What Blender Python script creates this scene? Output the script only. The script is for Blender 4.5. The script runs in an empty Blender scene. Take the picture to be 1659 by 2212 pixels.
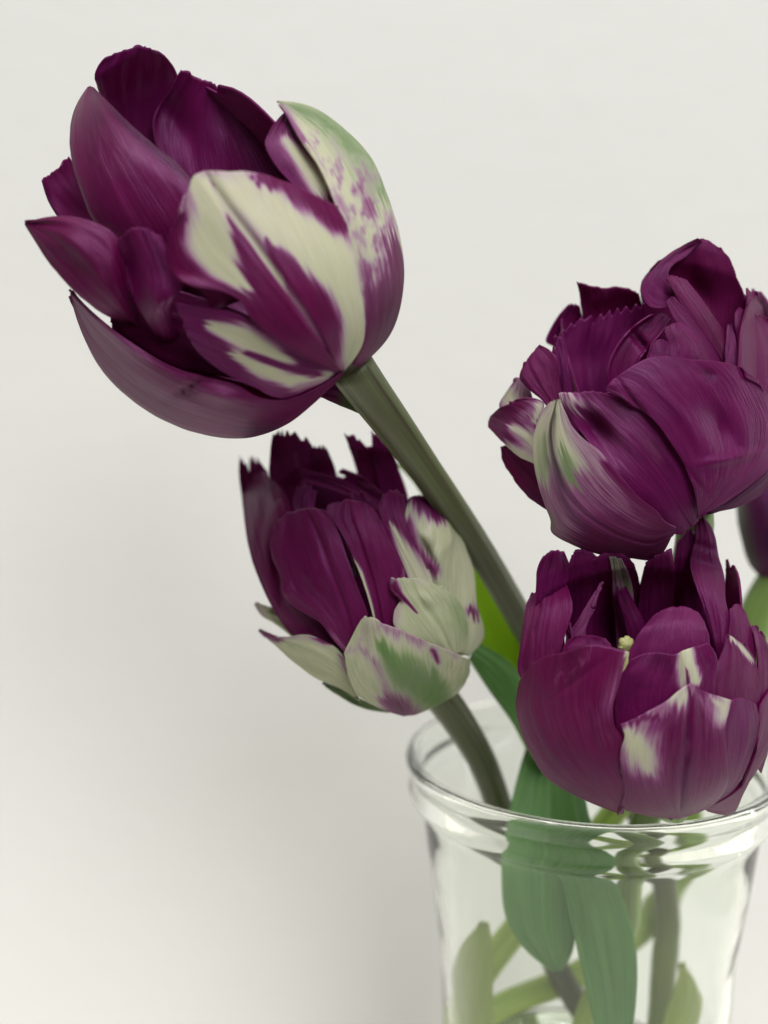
import bpy, math, random
import numpy as np
from mathutils import Vector, Matrix, noise

random.seed(7)
scene = bpy.context.scene
COL = scene.collection
CM = 0.01
FPX = 2400.0            # focal length in pixels of the 1659 x 2212 photograph copy
CX, CY = 829.5, 1106.0
PITCH = math.radians(8.0)

# ------------------------------------------------------------------ camera
cam_data = bpy.data.cameras.new('camera')
cam = bpy.data.objects.new('camera', cam_data)
COL.objects.link(cam)
cam_data.sensor_fit = 'HORIZONTAL'
cam_data.sensor_width = 36.0
cam_data.lens = 36.0 * FPX / 1659.0
cam_data.clip_start = 0.005
cam_data.clip_end = 50.0
CAMZ = 17.2 * CM
cam.location = (0, 0, CAMZ)
cam.rotation_euler = (math.radians(90) - PITCH, 0, 0)
cam_data.dof.use_dof = True
cam_data.dof.focus_distance = 21.8 * CM
cam_data.dof.aperture_fstop = 8.5
scene.camera = cam

# ------------------------------------------------------------------ world + lamps
world = bpy.data.worlds.new('World')
scene.world = world
world.use_nodes = True
bg = world.node_tree.nodes['Background']
bg.inputs['Color'].default_value = (1.0, 0.95, 0.78, 1)
bg.inputs['Strength'].default_value = 0.13

def area_lamp(name, loc, target, sx, sy, power, color):
    ld = bpy.data.lights.new(name, 'AREA')
    ld.shape = 'RECTANGLE'
    ld.size, ld.size_y = sx, sy
    ld.energy = power
    ld.color = color
    o = bpy.data.objects.new(name, ld)
    COL.objects.link(o)
    o.location = loc
    d = Vector(target) - Vector(loc)
    o.rotation_euler = d.to_track_quat('-Z', 'Y').to_euler()
    return o

area_lamp('front_window', (0.80, -1.95, 1.75), (0.0, 0.26, 0.15), 1.3, 1.1, 38.0, (0.985, 0.99, 1.0))
area_lamp('ceiling_bounce_fill', (-0.10, -0.55, 2.3), (0.0, 0.25, 0.1), 1.6, 1.3, 60.0, (1.0, 0.995, 0.98))  # added soft fill overhead, standing in for light bounced off the ceiling
area_lamp('side_window', (1.25, 0.30, 0.30), (0.05, 0.27, 0.08), 0.05, 1.0, 3.6, (0.95, 0.975, 1.0))

scene.view_settings.view_transform = 'Standard'
scene.view_settings.look = 'None'
scene.view_settings.gamma = 1.0
scene.view_settings.use_curve_mapping = False
scene.view_settings.exposure = 0.0
cy = scene.cycles
cy.use_denoising = True
cy.max_bounces = 16
cy.transmission_bounces = 14
cy.transparent_max_bounces = 12
cy.diffuse_bounces = 5
cy.blur_glossy = 0.6
cy.sample_clamp_indirect = 6.0

# ------------------------------------------------------------------ pixel -> place
cp, sp = math.cos(PITCH), math.sin(PITCH)
def W(x, y, D):
    """display pixel (1659 x 2212) at camera depth D centimetres -> world metres (numpy friendly)"""
    xc = (np.asarray(x, float) - CX) / FPX * D
    yc = -(np.asarray(y, float) - CY) / FPX * D
    zc = np.asarray(D, float)
    wx = xc
    wy = zc * cp + yc * sp
    wz = -zc * sp + yc * cp
    return np.stack([wx * CM, wy * CM, wz * CM + CAMZ], axis=-1)

# ------------------------------------------------------------------ materials
def new_mat(name):
    m = bpy.data.materials.new(name)
    m.use_nodes = True
    nt = m.node_tree
    for n in list(nt.nodes):
        nt.nodes.remove(n)
    out = nt.nodes.new('ShaderNodeOutputMaterial')
    return m, nt, out

def N(nt, typ, **kw):
    n = nt.nodes.new(typ)
    for k, v in kw.items():
        if k == 'inp':
            for i, val in v.items():
                n.inputs[i].default_value = val
        else:
            setattr(n, k, v)
    return n

def math_node(nt, op, a, b=None, clamp=False):
    n = nt.nodes.new('ShaderNodeMath'); n.operation = op; n.use_clamp = clamp
    for i, s in enumerate((a, b)):
        if s is None: continue
        if isinstance(s, (int, float)): n.inputs[i].default_value = s
        else: nt.links.new(s, n.inputs[i])
    return n.outputs[0]

def mix_col(nt, fac, a, b, blend='MIX'):
    n = nt.nodes.new('ShaderNodeMix'); n.data_type = 'RGBA'; n.blend_type = blend
    for i, s in ((0, fac), (6, a), (7, b)):
        if isinstance(s, (int, float)): n.inputs[i].default_value = s
        elif isinstance(s, tuple): n.inputs[i].default_value = (*s, 1) if len(s) == 3 else s
        else: nt.links.new(s, n.inputs[i])
    return n.outputs[2]

def fibre(nt, uvout, su, sv, detail=3.0, rough=0.6):
    mp = N(nt, 'ShaderNodeMapping'); mp.inputs['Scale'].default_value = (su, sv, 1)
    nt.links.new(uvout, mp.inputs['Vector'])
    oi = N(nt, 'ShaderNodeObjectInfo')
    nz = N(nt, 'ShaderNodeTexNoise', noise_dimensions='4D')
    nz.inputs['Scale'].default_value = 1.0
    nz.inputs['Detail'].default_value = detail
    nz.inputs['Roughness'].default_value = rough
    nt.links.new(mp.outputs[0], nz.inputs['Vector'])
    nt.links.new(math_node(nt, 'MULTIPLY', oi.outputs['Random'], 60.0), nz.inputs['W'])
    return nz.outputs[0]

def petal_material():
    m, nt, out = new_mat('tulip_petal')
    uv = N(nt, 'ShaderNodeUVMap', uv_map='petal_uv').outputs[0]
    at = N(nt, 'ShaderNodeAttribute', attribute_name='marks')
    sep = N(nt, 'ShaderNodeSeparateColor'); nt.links.new(at.outputs['Color'], sep.inputs[0])
    cream, green, dark = sep.outputs[0], sep.outputs[1], sep.outputs[2]
    fine = fibre(nt, uv, 105, 4.0, 2.0, 0.6)
    mid = fibre(nt, uv, 26, 2.4, 3.0, 0.65)
    blot = fibre(nt, uv, 5.0, 4.0, 4.0, 0.65)
    oi = N(nt, 'ShaderNodeObjectInfo')
    # feather the marks along the fibres
    nzs = math_node(nt, 'ADD', math_node(nt, 'MULTIPLY', math_node(nt, 'SUBTRACT', fine, 0.5), 1.7),
                    math_node(nt, 'MULTIPLY', math_node(nt, 'SUBTRACT', mid, 0.5), 0.8))
    nzs = math_node(nt, 'ADD', nzs, math_node(nt, 'MULTIPLY', math_node(nt, 'SUBTRACT', blot, 0.5), 0.9))
    def feather(ch, amt):
        band = math_node(nt, 'MULTIPLY', math_node(nt, 'MULTIPLY', ch, math_node(nt, 'SUBTRACT', 1.0, ch)), 4.0 * amt)
        raw = math_node(nt, 'ADD', ch, math_node(nt, 'MULTIPLY', band, nzs), clamp=True)
        sm = N(nt, 'ShaderNodeMapRange', interpolation_type='SMOOTHSTEP'); sm.inputs[1].default_value = -0.05; sm.inputs[2].default_value = 1.0
        nt.links.new(raw, sm.inputs[0])
        return sm.outputs[0]
    c2, g2, d2 = feather(cream, 0.28), feather(green, 0.45), feather(dark, 0.45)
    # purple body with slow variation
    p1 = mix_col(nt, blot, (0.045, 0.0006, 0.024), (0.170, 0.0014, 0.080))
    p2 = mix_col(nt, math_node(nt, 'MULTIPLY', fine, 0.55), p1, (0.150, 0.004, 0.088))
    big = fibre(nt, uv, 2.2, 2.6, 5.0, 0.6)
    bm_ = math_node(nt, 'MULTIPLY', math_node(nt, 'SUBTRACT', big, 0.52), 3.2, clamp=True)
    p2 = mix_col(nt, math_node(nt, 'MULTIPLY', bm_, 0.55), p2, (0.205, 0.012, 0.110))
    dk = math_node(nt, 'MULTIPLY', math_node(nt, 'SUBTRACT', 0.46, big), 4.0, clamp=True)
    p2 = mix_col(nt, math_node(nt, 'MULTIPLY', dk, 0.8), p2, (0.030, 0.0008, 0.017))
    hs = N(nt, 'ShaderNodeHueSaturation')
    nt.links.new(p2, hs.inputs['Color'])
    mr = N(nt, 'ShaderNodeMapRange'); nt.links.new(oi.outputs['Random'], mr.inputs[0])
    mr.inputs[3].default_value = 0.485; mr.inputs[4].default_value = 0.512
    nt.links.new(mr.outputs[0], hs.inputs['Hue'])
    # cream ramp through lilac
    rp = N(nt, 'ShaderNodeValToRGB')
    el = rp.color_ramp.elements
    el[0].position = 0.0; el[0].color = (0.11, 0.008, 0.055, 1)
    el[1].position = 1.0; el[1].color = (0.61, 0.61, 0.43, 1)
    for pos, cc in ((0.3, (0.195, 0.016, 0.140)), (0.5, (0.30, 0.10, 0.235)), (0.7, (0.43, 0.29, 0.37)), (0.86, (0.55, 0.50, 0.44))):
        e = el.new(pos); e.color = (*cc, 1)
    nt.links.new(c2, rp.inputs[0])
    body = mix_col(nt, math_node(nt, 'MULTIPLY', c2, 2.6, clamp=True), hs.outputs[0], rp.outputs[0])
    # pale petals keep faint fibre lines
    body = mix_col(nt, math_node(nt, 'MULTIPLY', math_node(nt, 'MULTIPLY', c2, math_node(nt, 'MULTIPLY', math_node(nt, 'SUBTRACT', fine, 0.36), 2.2, clamp=True)), 0.5), body, (0.40, 0.42, 0.22))
    gcol = mix_col(nt, fine, (0.065, 0.165, 0.070), (0.23, 0.34, 0.10))
    body = mix_col(nt, g2, body, gcol)
    body = mix_col(nt, d2, body, (0.035, 0.010, 0.030))
    b = N(nt, 'ShaderNodeBsdfPrincipled')
    nt.links.new(body, b.inputs['Base Color'])
    rr = math_node(nt, 'ADD', 0.25, math_node(nt, 'MULTIPLY', blot, 0.24))
    nt.links.new(rr, b.inputs['Roughness'])
    b.inputs['Specular IOR Level'].default_value = 0.40
    fin2 = math_node(nt, 'MULTIPLY', math_node(nt, 'SUBTRACT', fine, 0.5), 0.5)
    nt.links.new(math_node(nt, 'ADD', rr, fin2, clamp=True), b.inputs['Roughness'])
    b.inputs['Specular Tint'].default_value = (0.85, 0.48, 0.95, 1)
    b.inputs['Sheen Weight'].default_value = 0.0
    b.inputs['Sheen Roughness'].default_value = 0.45
    b.inputs['Sheen Tint'].default_value = (0.75, 0.5, 0.85, 1)
    bump = N(nt, 'ShaderNodeBump'); bump.inputs['Strength'].default_value = 0.5
    bump.inputs['Distance'].default_value = 0.0005
    hgt = math_node(nt, 'ADD', math_node(nt, 'MULTIPLY', fine, 0.5), math_node(nt, 'MULTIPLY', mid, 0.5))
    nt.links.new(hgt, bump.inputs['Height'])
    nt.links.new(bump.outputs[0], b.inputs['Normal'])
    tr = N(nt, 'ShaderNodeBsdfTranslucent')
    tcol = mix_col(nt, 0.45, body, (0.52, 0.012, 0.24), 'MIX')
    tcol = mix_col(nt, c2, tcol, body)
    tcol = mix_col(nt, g2, tcol, body)
    nt.links.new(tcol, tr.inputs[0])
    mx = N(nt, 'ShaderNodeMixShader'); mx.inputs[0].default_value = 0.27
    nt.links.new(b.outputs[0], mx.inputs[1]); nt.links.new(tr.outputs[0], mx.inputs[2])
    nt.links.new(mx.outputs[0], out.inputs[0])
    return m

def leaf_material(name, ca, cb, trans, tcolor, rough=0.42):
    m, nt, out = new_mat(name)
    uv = N(nt, 'ShaderNodeUVMap', uv_map='petal_uv').outputs[0]
    fine = fibre(nt, uv, 70, 2.0, 2.0, 0.6)
    blot = fibre(nt, uv, 5, 3.0, 4.0, 0.6)
    f = math_node(nt, 'SUBTRACT', math_node(nt, 'ADD', math_node(nt, 'MULTIPLY', fine, 1.3), math_node(nt, 'MULTIPLY', blot, 0.7)), 0.5, clamp=True)
    col = mix_col(nt, f, ca, cb)
    b = N(nt, 'ShaderNodeBsdfPrincipled')
    nt.links.new(col, b.inputs['Base Color'])
    b.inputs['Roughness'].default_value = rough
    b.inputs['Specular IOR Level'].default_value = 0.4
    bump = N(nt, 'ShaderNodeBump'); bump.inputs['Strength'].default_value = 0.4
    bump.inputs['Distance'].default_value = 0.0004
    nt.links.new(fine, bump.inputs['Height']); nt.links.new(bump.outputs[0], b.inputs['Normal'])
    tr = N(nt, 'ShaderNodeBsdfTranslucent'); tr.inputs[0].default_value = (*tcolor, 1)
    mx = N(nt, 'ShaderNodeMixShader'); mx.inputs[0].default_value = trans
    nt.links.new(b.outputs[0], mx.inputs[1]); nt.links.new(tr.outputs[0], mx.inputs[2])
    nt.links.new(mx.outputs[0], out.inputs[0])
    return m

def stem_material(name, top, low, streak, z0, z1):
    """colour runs along the stem: uv.y 0 at the cut end, 1 under the flower"""
    m, nt, out = new_mat(name)
    uvn = N(nt, 'ShaderNodeUVMap', uv_map='petal_uv').outputs[0]
    sx = N(nt, 'ShaderNodeSeparateXYZ'); nt.links.new(uvn, sx.inputs[0])
    mr = N(nt, 'ShaderNodeMapRange'); mr.inputs[1].default_value = z0; mr.inputs[2].default_value = z1
    nt.links.new(sx.outputs[1], mr.inputs[0])
    col = mix_col(nt, mr.outputs[0], low, top)
    fine = fibre(nt, uvn, 14, 3.0, 3.0, 0.6)
    sf = math_node(nt, 'MULTIPLY', math_node(nt, 'SUBTRACT', fine, 0.40), 4.0, clamp=True)
    col = mix_col(nt, math_node(nt, 'MULTIPLY', math_node(nt, 'MULTIPLY', sf, mr.outputs[0]), 0.8), col, streak)
    b = N(nt, 'ShaderNodeBsdfPrincipled')
    nt.links.new(col, b.inputs['Base Color'])
    b.inputs['Roughness'].default_value = 0.45
    b.inputs['Subsurface Weight'].default_value = 0.12
    b.inputs['Subsurface Radius'].default_value = (0.002, 0.003, 0.001)
    b.inputs['Subsurface Scale'].default_value = 0.6
    bump = N(nt, 'ShaderNodeBump'); bump.inputs['Strength'].default_value = 0.3
    bump.inputs['Distance'].default_value = 0.0004
    nt.links.new(fine, bump.inputs['Height']); nt.links.new(bump.outputs[0], b.inputs['Normal'])
    nt.links.new(b.outputs[0], out.inputs[0])
    return m

def glass_material():
    m, nt, out = new_mat('clear_glass')
    b = N(nt, 'ShaderNodeBsdfPrincipled')
    b.inputs['Base Color'].default_value = (0.965, 0.99, 0.955, 1)
    b.inputs['Roughness'].default_value = 0.015
    b.inputs['IOR'].default_value = 1.40
    b.inputs['Transmission Weight'].default_value = 1.0
    tc = N(nt, 'ShaderNodeTexCoord')
    nz = N(nt, 'ShaderNodeTexNoise'); nz.inputs['Scale'].default_value = 45.0
    nt.links.new(tc.outputs['Object'], nz.inputs['Vector'])
    bump = N(nt, 'ShaderNodeBump'); bump.inputs['Strength'].default_value = 0.12
    bump.inputs['Distance'].default_value = 0.002
    nt.links.new(nz.outputs[0], bump.inputs['Height']); nt.links.new(bump.outputs[0], b.inputs['Normal'])
    nt.links.new(b.outputs[0], out.inputs[0])
    return m

def water_material():
    m, nt, out = new_mat('water')
    b = N(nt, 'ShaderNodeBsdfPrincipled')
    b.inputs['Base Color'].default_value = (0.97, 1.0, 0.95, 1)
    b.inputs['Roughness'].default_value = 0.0
    b.inputs['IOR'].default_value = 1.33
    b.inputs['Transmission Weight'].default_value = 1.0
    nt.links.new(b.outputs[0], out.inputs[0])
    return m

def wall_material():
    m, nt, out = new_mat('painted_wall')
    tc = N(nt, 'ShaderNodeTexCoord')
    mp = N(nt, 'ShaderNodeMapping'); mp.inputs['Scale'].default_value = (70, 1, 110)
    nt.links.new(tc.outputs['Object'], mp.inputs[0])
    nz = N(nt, 'ShaderNodeTexNoise'); nz.inputs['Scale'].default_value = 1.0; nz.inputs['Detail'].default_value = 5
    nt.links.new(mp.outputs[0], nz.inputs['Vector'])
    nb = N(nt, 'ShaderNodeTexNoise'); nb.inputs['Scale'].default_value = 6.0; nb.inputs['Detail'].default_value = 3
    nt.links.new(tc.outputs['Object'], nb.inputs['Vector'])
    col = mix_col(nt, nb.outputs[0], (0.725, 0.722, 0.700), (0.75, 0.746, 0.724))
    b = N(nt, 'ShaderNodeBsdfPrincipled')
    nt.links.new(col, b.inputs['Base Color'])
    b.inputs['Roughness'].default_value = 0.6
    b.inputs['Specular IOR Level'].default_value = 0.25
    bump = N(nt, 'ShaderNodeBump'); bump.inputs['Strength'].default_value = 0.20
    bump.inputs['Distance'].default_value = 0.0012
    nt.links.new(nz.outputs[0], bump.inputs['Height']); nt.links.new(bump.outputs[0], b.inputs['Normal'])
    nt.links.new(b.outputs[0], out.inputs[0])
    return m

def plain_material(name, col, rough=0.5, noise_scale=200.0):
    m, nt, out = new_mat(name)
    tc = N(nt, 'ShaderNodeTexCoord')
    nz = N(nt, 'ShaderNodeTexNoise'); nz.inputs['Scale'].default_value = noise_scale
    nt.links.new(tc.outputs['Object'], nz.inputs['Vector'])
    c = mix_col(nt, nz.outputs[0], tuple(k * 0.82 for k in col), tuple(min(1, k * 1.12) for k in col))
    b = N(nt, 'ShaderNodeBsdfPrincipled')
    nt.links.new(c, b.inputs['Base Color']); b.inputs['Roughness'].default_value = rough
    nt.links.new(b.outputs[0], out.inputs[0])
    return m

M_PETAL = petal_material()
M_LEAF = leaf_material('tulip_leaf', (0.04, 0.17, 0.035), (0.25, 0.50, 0.15), 0.22, (0.25, 0.45, 0.06))
M_LEAF_LIME = leaf_material('lime_leaf', (0.16, 0.30, 0.015), (0.27, 0.42, 0.03), 0.45, (0.50, 0.72, 0.03))
M_STEM_OLIVE = stem_material('olive_stem', (0.105, 0.130, 0.050), (0.30, 0.44, 0.07), (0.045, 0.027, 0.024), 0.16, 0.44)
M_STEM_GREEN = stem_material('green_stem', (0.18, 0.29, 0.07), (0.52, 0.70, 0.09), (0.12, 0.17, 0.05), 0.3, 0.8)
M_PISTIL = plain_material('pistil', (0.55, 0.55, 0.22), 0.5, 900)
M_ANTHER = plain_material('anther', (0.05, 0.02, 0.035), 0.8, 1200)

# ------------------------------------------------------------------ spline and petal tools
def catmull(pts, t):
    """pts (n,k) evaluated at t in 0..1 by chord-length parameter"""
    pts = np.asarray(pts, float)
    n = len(pts)
    if n == 2:
        return pts[0] + (pts[1] - pts[0]) * t[:, None]
    d = np.sqrt(((pts[1:, :2] - pts[:-1, :2]) ** 2).sum(1)) ** 0.75 + 1e-6
    kn = np.concatenate([[0], np.cumsum(d)]); kn /= kn[-1]
    # tangents (finite differences)
    m = np.zeros_like(pts)
    s = (pts[1:] - pts[:-1]) / (kn[1:] - kn[:-1])[:, None]
    h = kn[1:] - kn[:-1]
    m[1:-1] = (s[:-1] * h[1:, None] + s[1:] * h[:-1, None]) / (h[1:] + h[:-1])[:, None]
    m[0] = 1.5 * s[0] - 0.5 * m[1]; m[-1] = 1.5 * s[-1] - 0.5 * m[-2]
    i = np.clip(np.searchsorted(kn, t, side='right') - 1, 0, n - 2)
    hh = h[i]; x = (t - kn[i]) / hh
    x = x[:, None]; hh = hh[:, None]
    h00 = 2 * x**3 - 3 * x**2 + 1; h10 = x**3 - 2 * x**2 + x
    h01 = -2 * x**3 + 3 * x**2; h11 = x**3 - x**2
    return h00 * pts[i] + h10 * hh * m[i] + h01 * pts[i + 1] + h11 * hh * m[i + 1]

def cross(curves, u):
    """curves (k, nv, 3) interpolated across u with uniform catmull-rom -> (nv, nu, 3)"""
    k = curves.shape[0]
    if k == 2:
        return curves[0][:, None] * (1 - u)[None, :, None] + curves[1][:, None] * u[None, :, None]
    m = np.zeros_like(curves)
    m[1:-1] = (curves[2:] - curves[:-2]) / 2
    m[0] = 1.5 * (curves[1] - curves[0]) - 0.5 * m[1]
    m[-1] = 1.5 * (curves[-1] - curves[-2]) - 0.5 * m[-2]
    f = u * (k - 1); i = np.clip(f.astype(int), 0, k - 2); x = (f - i)[None, :, None]
    a, b, ma, mb = (np.transpose(q, (1, 0, 2)) for q in (curves[i], curves[i + 1], m[i], m[i + 1]))
    return (2*x**3 - 3*x**2 + 1) * a + (x**3 - 2*x**2 + x) * ma + (-2*x**3 + 3*x**2) * b + (x**3 - x**2) * mb

def noise1(x, seed):
    return np.array([noise.noise(Vector((float(a), seed * 3.17, 0.3))) for a in x])

def smooth(a, b, x):
    t = np.clip((x - a) / (b - a), 0, 1)
    return t * t * (3 - 2 * t)

TARGET = {'C': (1.0, 0, 0), 'P': (0, 0, 0), 'L': (0.52, 0, 0), 'M': (0.3, 0, 0), 'G': (None, 1.0, 0), 'K': (None, None, 1.0),
          'Y': (1.0, 0.32, 0), 'D': (0.85, 0.0, 0.35)}

class Flower:
    def __init__(self, ox, oy, k, D0, centre, axis, a, b, depth, power=3.0):
        self.ox, self.oy, self.k, self.D0 = ox, oy, k, D0
        self.c = np.array(centre, float)
        ax = np.array(axis, float); self.ax = ax / np.linalg.norm(ax)
        self.a, self.b, self.depth, self.power = a, b, depth, power
        self.kd = k / 1.822784     # crop px -> display px
        self.root = None
        self.n = 0
    def E(self, x, y):
        X = (x - self.c[0]) * self.ax[0] + (y - self.c[1]) * self.ax[1]
        Y = (x - self.c[0]) * -self.ax[1] + (y - self.c[1]) * self.ax[0]
        r = (np.abs(X) / self.a) ** self.power + (np.abs(Y) / self.b) ** 2
        g = np.where(r < 0.9, np.sqrt(np.maximum(1 - r, 1e-6)), 0.3162 - 1.58 * (r - 0.9))
        return np.maximum(g, -0.55) * self.depth
    def world(self, x, y, d):
        dx = (self.ox + np.asarray(x, float) * self.k) / 1.822784
        dy = (self.oy + np.asarray(y, float) * self.k) / 1.822784
        D = self.D0 - np.asarray(d, float) * self.kd * self.D0 / FPX
        return W(dx, dy, D)

def grid_object(name, P, uvU, uvV, marks, mat, parent, thick, flip_to_cam=True):
    nv, nu = P.shape[:2]
    verts = P.reshape(-1, 3)
    idx = np.arange(nv * nu).reshape(nv, nu)
    q = np.stack([idx[:-1, :-1], idx[:-1, 1:], idx[1:, 1:], idx[1:, :-1]], -1).reshape(-1, 4)
    e1 = P[1:, :-1] - P[:-1, :-1]; e2 = P[:-1, 1:] - P[:-1, :-1]
    nrm = np.cross(e2, e1).reshape(-1, 3)
    cam_p = np.array([0, 0, CAMZ])
    dots = (nrm * (cam_p - verts[q[:, 0]])).sum()
    if flip_to_cam and dots < 0:
        q = q[:, ::-1]
    me = bpy.data.meshes.new(name)
    me.from_pydata(verts.tolist(), [], q.tolist())
    me.polygons.foreach_set('use_smooth', [True] * len(q))
    uvl = me.uv_layers.new(name='petal_uv')
    li = np.empty(len(me.loops), int); me.loops.foreach_get('vertex_index', li)
    uvs = np.stack([uvU.reshape(-1)[li], uvV.reshape(-1)[li]], -1)
    uvl.data.foreach_set('uv', uvs.reshape(-1).tolist())
    if marks is not None:
        ca = me.color_attributes.new('marks', 'FLOAT_COLOR', 'POINT')
        c4 = np.concatenate([marks.reshape(-1, 3), np.ones((nv * nu, 1))], 1)
        ca.data.foreach_set('color', c4.reshape(-1).tolist())
    me.materials.append(mat)
    o = bpy.data.objects.new(name, me)
    COL.objects.link(o)
    if parent is not None:
        o.parent = parent
        o.matrix_parent_inverse = Matrix.Translation(-Vector(parent.location))
    if thick:
        s = o.modifiers.new('thickness', 'SOLIDIFY')
        s.thickness = thick; s.offset = -1.0; s.use_rim = True
    return o

def stroke_mask(x, y, pts, soft):
    """pts: (x,y,r) chain of capsules -> 0..1"""
    best = np.full(x.shape, -1e9)
    P = [tuple(p) for p in pts]
    if len(P) == 1: P = P * 2
    for (x0, y0, r0), (x1, y1, r1) in zip(P[:-1], P[1:]):
        dx, dy = x1 - x0, y1 - y0
        L = dx * dx + dy * dy + 1e-9
        t = np.clip(((x - x0) * dx + (y - y0) * dy) / L, 0, 1)
        dist = np.hypot(x - (x0 + t * dx), y - (y0 + t * dy))
        r = r0 + t * (r1 - r0)
        best = np.maximum(best, 1 - dist / np.maximum(r, 1e-3))
    # best: 1 at the core, 0 at radius
    return smooth(-soft * 2.7, soft * 1.7, best)

def petal(F, curves, s=1.0, side=1, off=0.0, base='P', marks=(), rib=None, bumps=(), wav=8.5, jag=0.012, ser=None,
          nu=34, nv=46, thick=0.42, mat=None, name='petal', bulge=0.0, curl=0.0, tipcurl=0.0, seed=None, edge=None, sjag=0.012):
    F.n += 1
    if marks:
        nu = max(nu, 84); nv = max(nv, 56)
    seed = seed if seed is not None else F.n + F.ox * 0.013
    tf = np.linspace(0, 1, 160)
    cv = []
    for c in curves:
        pts = np.array([(p[0], p[1], p[2] if len(p) > 2 else 0.0) for p in c], float)
        cv.append(catmull(pts, tf))
    cv = np.array(cv)
    u = np.linspace(0, 1, nu)
    # slightly uneven side edges
    S = cross(cv, u)                                   # (160, nu, 3)
    vtop = 1 - jag * (0.6 + noise1(u * 7, seed) + 0.7 * noise1(u * 19, seed + 5))
    if ser:
        amp, cnt = ser
        ph = u * cnt + 0.6 * noise1(u * 3, seed + 2)
        saw = np.abs((ph % 1.0) - 0.45) * 2
        vtop = vtop - amp * (1 - saw) * (0.5 + 0.8 * np.abs(noise1(np.floor(ph) * 1.7, seed + 3)) * 2)
    vtop = np.clip(vtop, 0.05, 1.0)
    v = np.linspace(0, 1, nv)
    G = np.zeros((nv, nu, 3))
    for j in range(nu):
        for q in range(3):
            G[:, j, q] = np.interp(v * vtop[j], tf, S[:, j, q])
    # side jitter
    jl = sjag * (noise1(v * 9, seed + 11) + 0.6 * noise1(v * 25, seed + 13)) * smooth(0.15, 0.5, v)
    jr = sjag * (noise1(v * 9, seed + 21) + 0.6 * noise1(v * 25, seed + 23)) * smooth(0.15, 0.5, v)
    wl = ((1 - u) ** 3)[None, :]; wr = (u ** 3)[None, :]
    span = G[:, -1, :2] - G[:, 0, :2]
    G[:, :, :2] += span[:, None, :] * (wl * jl[:, None] - wr * jr[:, None])[:, :, None]
    x, y, e = G[..., 0], G[..., 1], G[..., 2]
    Ed = F.E(x, y)
    if side < 0:
        Ed = np.maximum(Ed, 0.25 * Ed)
    d = side * s * Ed + off + e
    U, V = np.meshgrid(u, v)
    cu = 2 * U - 1
    d = d + bulge * (1 - cu ** 2) * np.sin(np.pi * np.clip(V, 0, 1) ** 0.8)
    d = d + curl * np.abs(cu) ** 5 * smooth(0.1, 0.5, V)
    d = d + tipcurl * smooth(0.72, 1.0, V) ** 2
    if rib:
        um, depth, w = rib
        d = d - depth * np.exp(-((U - um) / w) ** 2) * smooth(0.0, 0.12, V) + depth * 0.45 * np.exp(-((U - um) / (w * 3)) ** 2)
    for (bx, by, rx, ry, ang, h) in bumps:
        ca, sa = math.cos(math.radians(ang)), math.sin(math.radians(ang))
        X = (x - bx) * ca + (y - by) * sa; Y = -(x - bx) * sa + (y - by) * ca
        d = d + h * np.exp(-(X / rx) ** 2 - (Y / ry) ** 2)
    if wav:
        nz = np.zeros(U.shape)
        for i in range(nv):
            for j in range(nu):
                nz[i, j] = noise.noise(Vector((U[i, j] * 3.1 + seed, V[i, j] * 2.6, seed * 1.7))) + \
                    0.35 * noise.noise(Vector((U[i, j] * 9 + seed, V[i, j] * 3.5, seed * 2.3)))
        rg = np.array([[noise.noise(Vector((a * 11 + seed, b * 1.3, seed * 0.9))) for a in u] for b in v])
        d = d + wav * nz * (0.5 + V) * 1.4 + wav * 0.42 * rg * smooth(0.1, 0.5, V)
    mk = np.zeros(U.shape + (3,))
    tb = TARGET[base]
    for q in range(3):
        mk[..., q] = tb[q] or 0.0
    if edge:                                           # coloured margin: (code, width in u, width in v)
        code, wu, wvv = edge
        m = np.maximum(1 - smooth(0, wu, np.minimum(U, 1 - U)), smooth(1 - wvv, 1, V)) if wvv else 1 - smooth(0, wu, np.minimum(U, 1 - U))
        for q in range(3):
            if TARGET[code][q] is not None:
                mk[..., q] += (TARGET[code][q] - mk[..., q]) * m
    if marks:
        wv = np.array([[0.075 * noise.noise(Vector((a * 24 + seed * 3, b * 1.6, seed))) + 0.05 * noise.noise(Vector((a * 55 + seed, b * 2.2, seed * 4))) for a in u] for b in v])
        wu = np.array([[0.02 * noise.noise(Vector((a * 5 + seed, b * 5, seed + 7))) for a in u] for b in v])
        xm = np.zeros_like(x); ym = np.zeros_like(y)
        for j in range(nu):
            xm[:, j] = np.interp(v + wv[:, j], v, x[:, j]); ym[:, j] = np.interp(v + wv[:, j], v, y[:, j])
        xm += wu * (x[:, -1] - x[:, 0])[:, None]; ym += wu * (y[:, -1] - y[:, 0])[:, None]
    for mkk in marks:
        code, pts = mkk[0], mkk[1]
        soft = mkk[2] if len(mkk) > 2 else 0.45
        stren = mkk[3] if len(mkk) > 3 else 1.0
        m = stroke_mask(xm, ym, pts, soft) * stren
        if len(mkk) > 4:
            q_ = mkk[4]
            mot = np.array([[noise.fractal(Vector((xx / q_, yy / (q_ * 1.6), seed)), 0.6, 2.0, 4) for xx, yy in zip(rx_, ry_)] for rx_, ry_ in zip(x, y)])
            m = m * smooth(-0.40, 0.36, mot)
        for q in range(3):
            if TARGET[code][q] is not None:
                mk[..., q] += (TARGET[code][q] - mk[..., q]) * m
    P = F.world(x, y, d)
    return grid_object(name, P, U, V, mk, mat or M_PETAL, F.root, thick * 0.001)

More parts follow.
